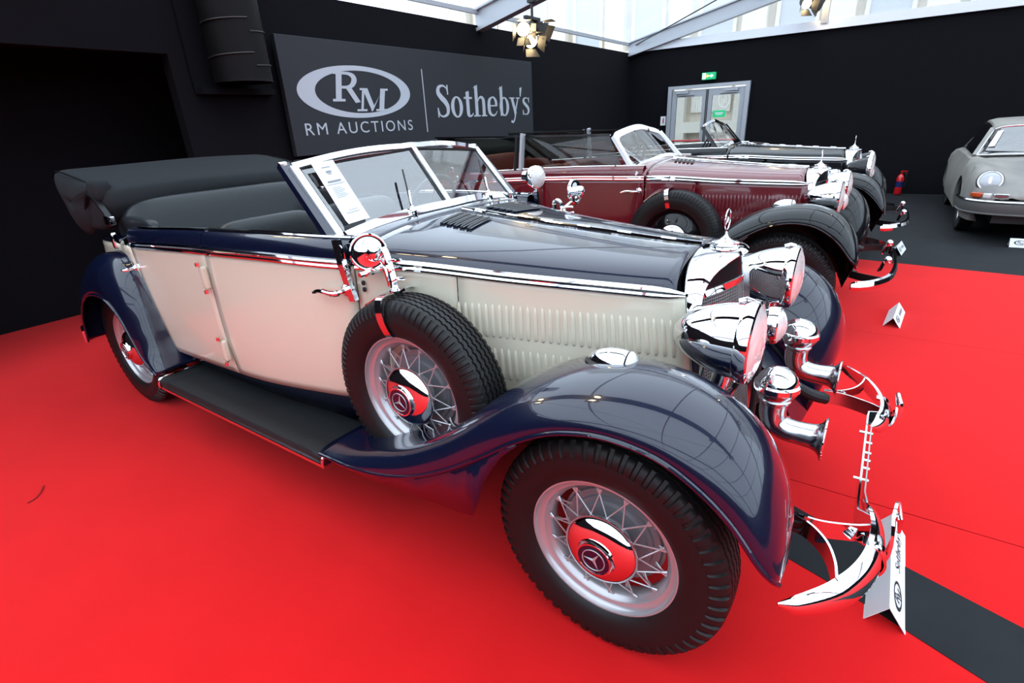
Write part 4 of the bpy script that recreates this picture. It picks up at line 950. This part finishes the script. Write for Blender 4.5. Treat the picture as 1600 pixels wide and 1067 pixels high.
# glasshouse
rz_ = keyed([(.90, 1.215), (1.1, 1.275), (1.4, 1.305), (1.8, 1.29), (2.3, 1.15), (2.75, .93)])
P = []
for v in np.linspace(.90, 2.75, 18):
    z = rz_(v); w = np.interp(v, [.9, 1.4, 2.75], [.50, .53, .45]); P.append([(-w-.02, v, z-.055), (-w, v, z-.03), (-w+.08, v, z-.008), (-.25, v, z), (0, v, z+.004), (.25, v, z), (w-.08, v, z-.008), (w, v, z-.03), (w+.02, v, z-.055)])
obj('roof', B().grid(P), M['dust'], cp2, solid=.01, hint=(0, 0, 1))
wsb = cr([(-.665, .42, .885), (-.5, .335, .895), (0, .275, .905), (.5, .335, .895), (.665, .42, .885)], 24); wst = cr([(-.515, .91, 1.165), (-.38, .885, 1.205), (0, .87, 1.215), (.38, .885, 1.205), (.515, .91, 1.165)], 24)
wsg = obj('windscreen', B().grid([[tuple(np.array(a)+(np.array(b_)-np.array(a))*q) for q in np.linspace(0, 1, 5)] for a, b_ in zip(wsb, wst)]), M['glass'], cp2)
obj('windscreen_trim', B().tube(list(wsb)+list(wst[::-1])+[wsb[0]], .012, 8), M['dullchrome'], cp2)
for s in (-1, 1):
    obj('side_window', B().add([(s*.705, .50, .885), (s*.545, .96, 1.18), (s*.55, 1.5, 1.24), (s*.53, 2.1, 1.12), (s*.68, 2.0, .89)], [(0, 1, 2, 3, 4)]), M['tint'], cp2)
    obj('screen_pillar', B().sweep([(s*.69, .44, .875), (s*.53, .93, 1.18)], [(-.02, -.02), (.02, -.02), (.02, .02), (-.02, .02)]), M['dust'], cp2)
    obj('rear_pillar', B().add([(s*.70, 2.0, .885), (s*.53, 2.1, 1.13), (s*.47, 2.7, .95), (s*.62, 2.7, .85)], [(0, 1, 2, 3)]), M['dust'], cp2, solid=.01)
    # headlamp in its sloping wing
    hl = empty('headlight', (s*.590, -.665, .680), cp2, (-.42, 0, s*.12))
    obj('lamp_bezel', B().lathe([(.03, .125), (-.005, .122), (-.018, .112), (-.020, .100), (-.012, .096)], 36, (0, 0, 0), 'y'), M['dullchrome'], hl)
    obj('lamp_bowl', B().lathe([(.10, .10), (.02, .125), (.0, .124)], 36, (0, 0, 0), 'y'), M['dust'], hl)
    obj('lamp_lens', B().lathe([(-.014, .098), (-.030, .07), (-.038, .03), (-.040, 0)], 36, (0, 0, 0), 'y'), mat('headlamp glass', (.42, .45, .48), .15, coat=1), hl)
    obj('lamp_bulb', B().rbox((0, -.040, -.005), (.035, .01, .09), .6, 10, 8), M['white_glass'], hl)
    y0 = -.815
    tl = obj('turn_signal', B().rbox((s*.675, y0+.075, .535), (.12, .07, .056), .3, 20, 10, Rz(s*.65)), M['indicator'], cp2)
    obj('signal_lens', B().rbox((s*.590, y0+.018, .533), (.075, .06, .054), .3, 16, 10, Rz(s*.45)), M['white_glass'], cp2)
    hg = obj('horn_grille', B().rbox((s*.475, y0-.008, .530), (.14, .04, .060), .2, 16, 8, Rz(s*.10)), M['dullchrome'], cp2)
    for k in range(4): obj('slat', B().box((s*.475, y0-.029, .511+.0125*k), (.118, .008, .006), Rz(s*.10)), M['dustblack'], hg)
    for c in (0, 2.27):
        w = empty('wheel', (s*.665, c, .315), cp2, (0, 0, (PI/2 if s > 0 else -PI/2)))
        for nm, me_ in (('tyre', ME['tyre_fine']), ('wheel_disc', ME['disc_s'] if 'disc_s' in ME else ME.setdefault('disc_s', ME['disc'].copy()))):
            o = link(nm, me_, w); o.scale = (.85, 1.0, .85)
ME['disc_s'].materials[0] = M['silver']
bp = cr([(-.80, -.30, .42), (-.775, -.55, .42), (-.70, -.72, .42), (-.52, -.845, .42), (-.25, -.895, .42), (0, -.905, .42)], 26); bp = list(bp)+[(-a, b_, c) for a, b_, c in bp[-2::-1]]
bpo = obj('front_bumper', B().sweep(bp, [(-.03, -.085), (.012, -.075), (.022, -.03), (.022, .03), (.012, .062), (-.03, .07)]), mat('dusty bumper', (.10, .10, .098), .4), cp2)
obj('bumper_trim', B().sweep([(a, b_-.0, c+.052) for a, b_, c in bp], [(-.01, -.016), (.026, -.012), (.030, 0), (.022, .014), (-.01, .016)]), M['dullchrome'], bpo)
obj('valance_trim', B().sweep([(a, b_, c-.080) for a, b_, c in bp], [(-.02, -.012), (.018, -.010), (.022, .004), (-.02, .014)]), mat('dusty grey valance', (.20, .20, .195), .5), bpo)
for x in (-.30, .25):
    obj('wiper_blade', B().tube([(x+.30, .30, .915), (x-.28, .40, .93), (x-.30, .41, .935)], .008, 6), M['black'], cp2)
obj('bonnet_badge', B().box((-.02, -.52, .705), (.10, .02, .01)), M['black'], cp2)

# ------------------------------------------------------------------ papers and lot cards
nrm = Vector((.7737, -.1201, .6221))
def paper_quad(pts, th=.0012):
    P_ = [Vector(p) for p in pts]; n_ = (P_[1]-P_[0]).cross(P_[2]-P_[0]).normalized()*th
    return B().add(P_+[p+n_ for p in P_], [(0, 1, 2, 3), (7, 6, 5, 4), (0, 4, 5, 1), (1, 5, 6, 2), (2, 6, 7, 3), (3, 7, 4, 0)])
q4 = [tuple(Vector(p)+Vector((.7737, -.1201, .6221))*.026) for p in [(-1.3962, -.522, 1.4256), (-1.3861, -.4237, 1.4319), (-1.2196, -.4277, 1.2242), (-1.229, -.5318, 1.2157)]]
sh = tag(obj('lot_sheet', paper_quad(q4), M['paper']), 'white printed lot sheet on the split windscreen of the cream and navy car', 'paper')
obj('folded_edge', paper_quad([q4[3], q4[2], tuple(Vector((-1.1990, -.436, 1.2130))+Vector((.7737, -.1201, .6221))*.026), tuple(Vector((-1.205, -.538, 1.2045))+Vector((.7737, -.1201, .6221))*.026)]), M['paper'], sh)
A, Bq, Cq, Dq = [Vector(p) for p in q4]
def on_sheet(u, v): return tuple((A+(Bq-A)*u)*(1-v)+(Dq+(Cq-Dq)*u)*v+nrm*.0022)
for v, u0, u1, h in [(.10, .3, .7, .012), (.17, .38, .62, .035), (.22, .42, .58, .012), (.34, .2, .8, .03), (.40, .1, .9, .008)]+[(.46+.028*k, .22, .62+.12*((k*7) % 3)/2, .007) for k in range(7)]+[(.86, .35, .75, .008), (.90, .2, .8, .008)]:
    b = B(); b.add([on_sheet(u0, v), on_sheet(u1, v), on_sheet(u1, v+h), on_sheet(u0, v+h)], [(0, 1, 2, 3)]); obj('print_line', b, M['ink'], sh)
def on_ws(a, v):                                           # point just in front of the coupe windscreen glass
    i = a*23; k = int(i); f_ = i-k; b0 = np.array(wsb[k])*(1-f_)+np.array(wsb[k+1])*f_; t0 = np.array(wst[k])*(1-f_)+np.array(wst[k+1])*f_
    p = b0+(t0-b0)*v; return (p[0]+2.07, p[1]+7.02-.012, p[2]+.008)
ps = tag(obj('lot_sheet', paper_quad([on_ws(.13, .86), on_ws(.22, .86), on_ws(.21, .28), on_ws(.11, .28)]), M['paper']), 'white lot sheet on the windscreen of the dusty grey beige coupe', 'paper')
def lot_card(x, y, L, label, w=.115, h=.075, rot=0):
    c = tag(empty('lot_card', (x, y, .006), None, (0, 0, rot)), label, 'card')
    t = .0022
    for s in (-1, 1):
        a = [(s*w/2, 0, 0), (s*w/2, L, 0), (0, L, h), (0, 0, h)]
        d = Vector((s*h, 0, w/2)).normalized()*t
        P_ = [Vector(p) for p in a]; obj('card_leaf', B().add(P_+[p-d for p in P_], [(0, 1, 2, 3), (7, 6, 5, 4), (0, 4, 5, 1), (1, 5, 6, 2), (2, 6, 7, 3), (3, 7, 4, 0)]), M['paper'], c)
    e_ = math.hypot(w/2, h)
    def f(u, v): k = v/e_; return (w/2*(1-k)+.0009, u, h*k+.0006)
    li = (.00012, 0, .00008)
    for n_, b in rm_mono(f, L*.22, e_*.52, L*.13, e_*.26, li): obj(n_, b, M['blackink'], c)
    for b in sothebys(f, L*.46, e_*.40, L*.46, e_*.32, li): obj('letter', b, M['blackink'], c)
    return c
lot_card(.754, -.245, .50, 'white folded lot card standing at the near end of the cream and navy car bumper', .113, .082)
lot_card(.728, 2.72, .42, 'white folded lot card on the red carpet in front of the burgundy car', .108, .075, -.08)
lot_card(.725, 5.20, .36, 'white folded lot card on the dark floor in front of the black car', .12, .09, -.12)
lc = lot_card(1.765, 6.10, .40, 'white folded lot card on the dark floor in front of the grey coupe', .12, .09, -PI/2)
# ------------------------------------------------------------------ stage lights
for y_, xs_ in ((-.49, (-3.6, RX-.2)), (4.98, (.5, RX-.2))):
    za, zb2 = [WH-.14+(x-WX)*SL for x in xs_]
    obj('beam_drape', B().sweep([(xs_[0], y_, za), (xs_[1], y_, zb2)], [(-.21, -.06), (.21, -.06), (.21, .06), (-.21, .06)]), M['drape'], roof)
tag(obj('loose_thread', B().tube(cr([(-2.66, -1.47, .010), (-2.60, -1.50, .012), (-2.57, -1.53, .010), (-2.56, -1.56, .011)], 10), .003, 5), mat('thread', (.25, .01, .01), .9)), 'thin dark thread lying on the red carpet at the left', 'thread')
spot_cluster((-3.70, 4.86, 2.80), 'cluster of lit warm stage lights with barn doors above the sign board')
spot_cluster((-1.16, 10.05, 3.36), 'lit warm stage light at the top edge high on the back wall', 2)
for x_, y_, w_ in ((1.5, 4.86, 'over the burgundy car bonnet'), (4.0, 4.86, 'over the open dark floor'), (-1.5, -.6, 'over the cream and navy car windscreen'), (2.2, -.6, 'in front of the cream and navy car'), (4.6, -.6, 'close to the roof ridge over the carpet'), (-3.2, -.6, 'over the cream and navy car tail')):
    spot_cluster((x_, y_, WH+(min(x_-WX, X1-x_))*SL-.47), 'warm stage light on a roof beam '+w_, 2, 'stage lights overhead')
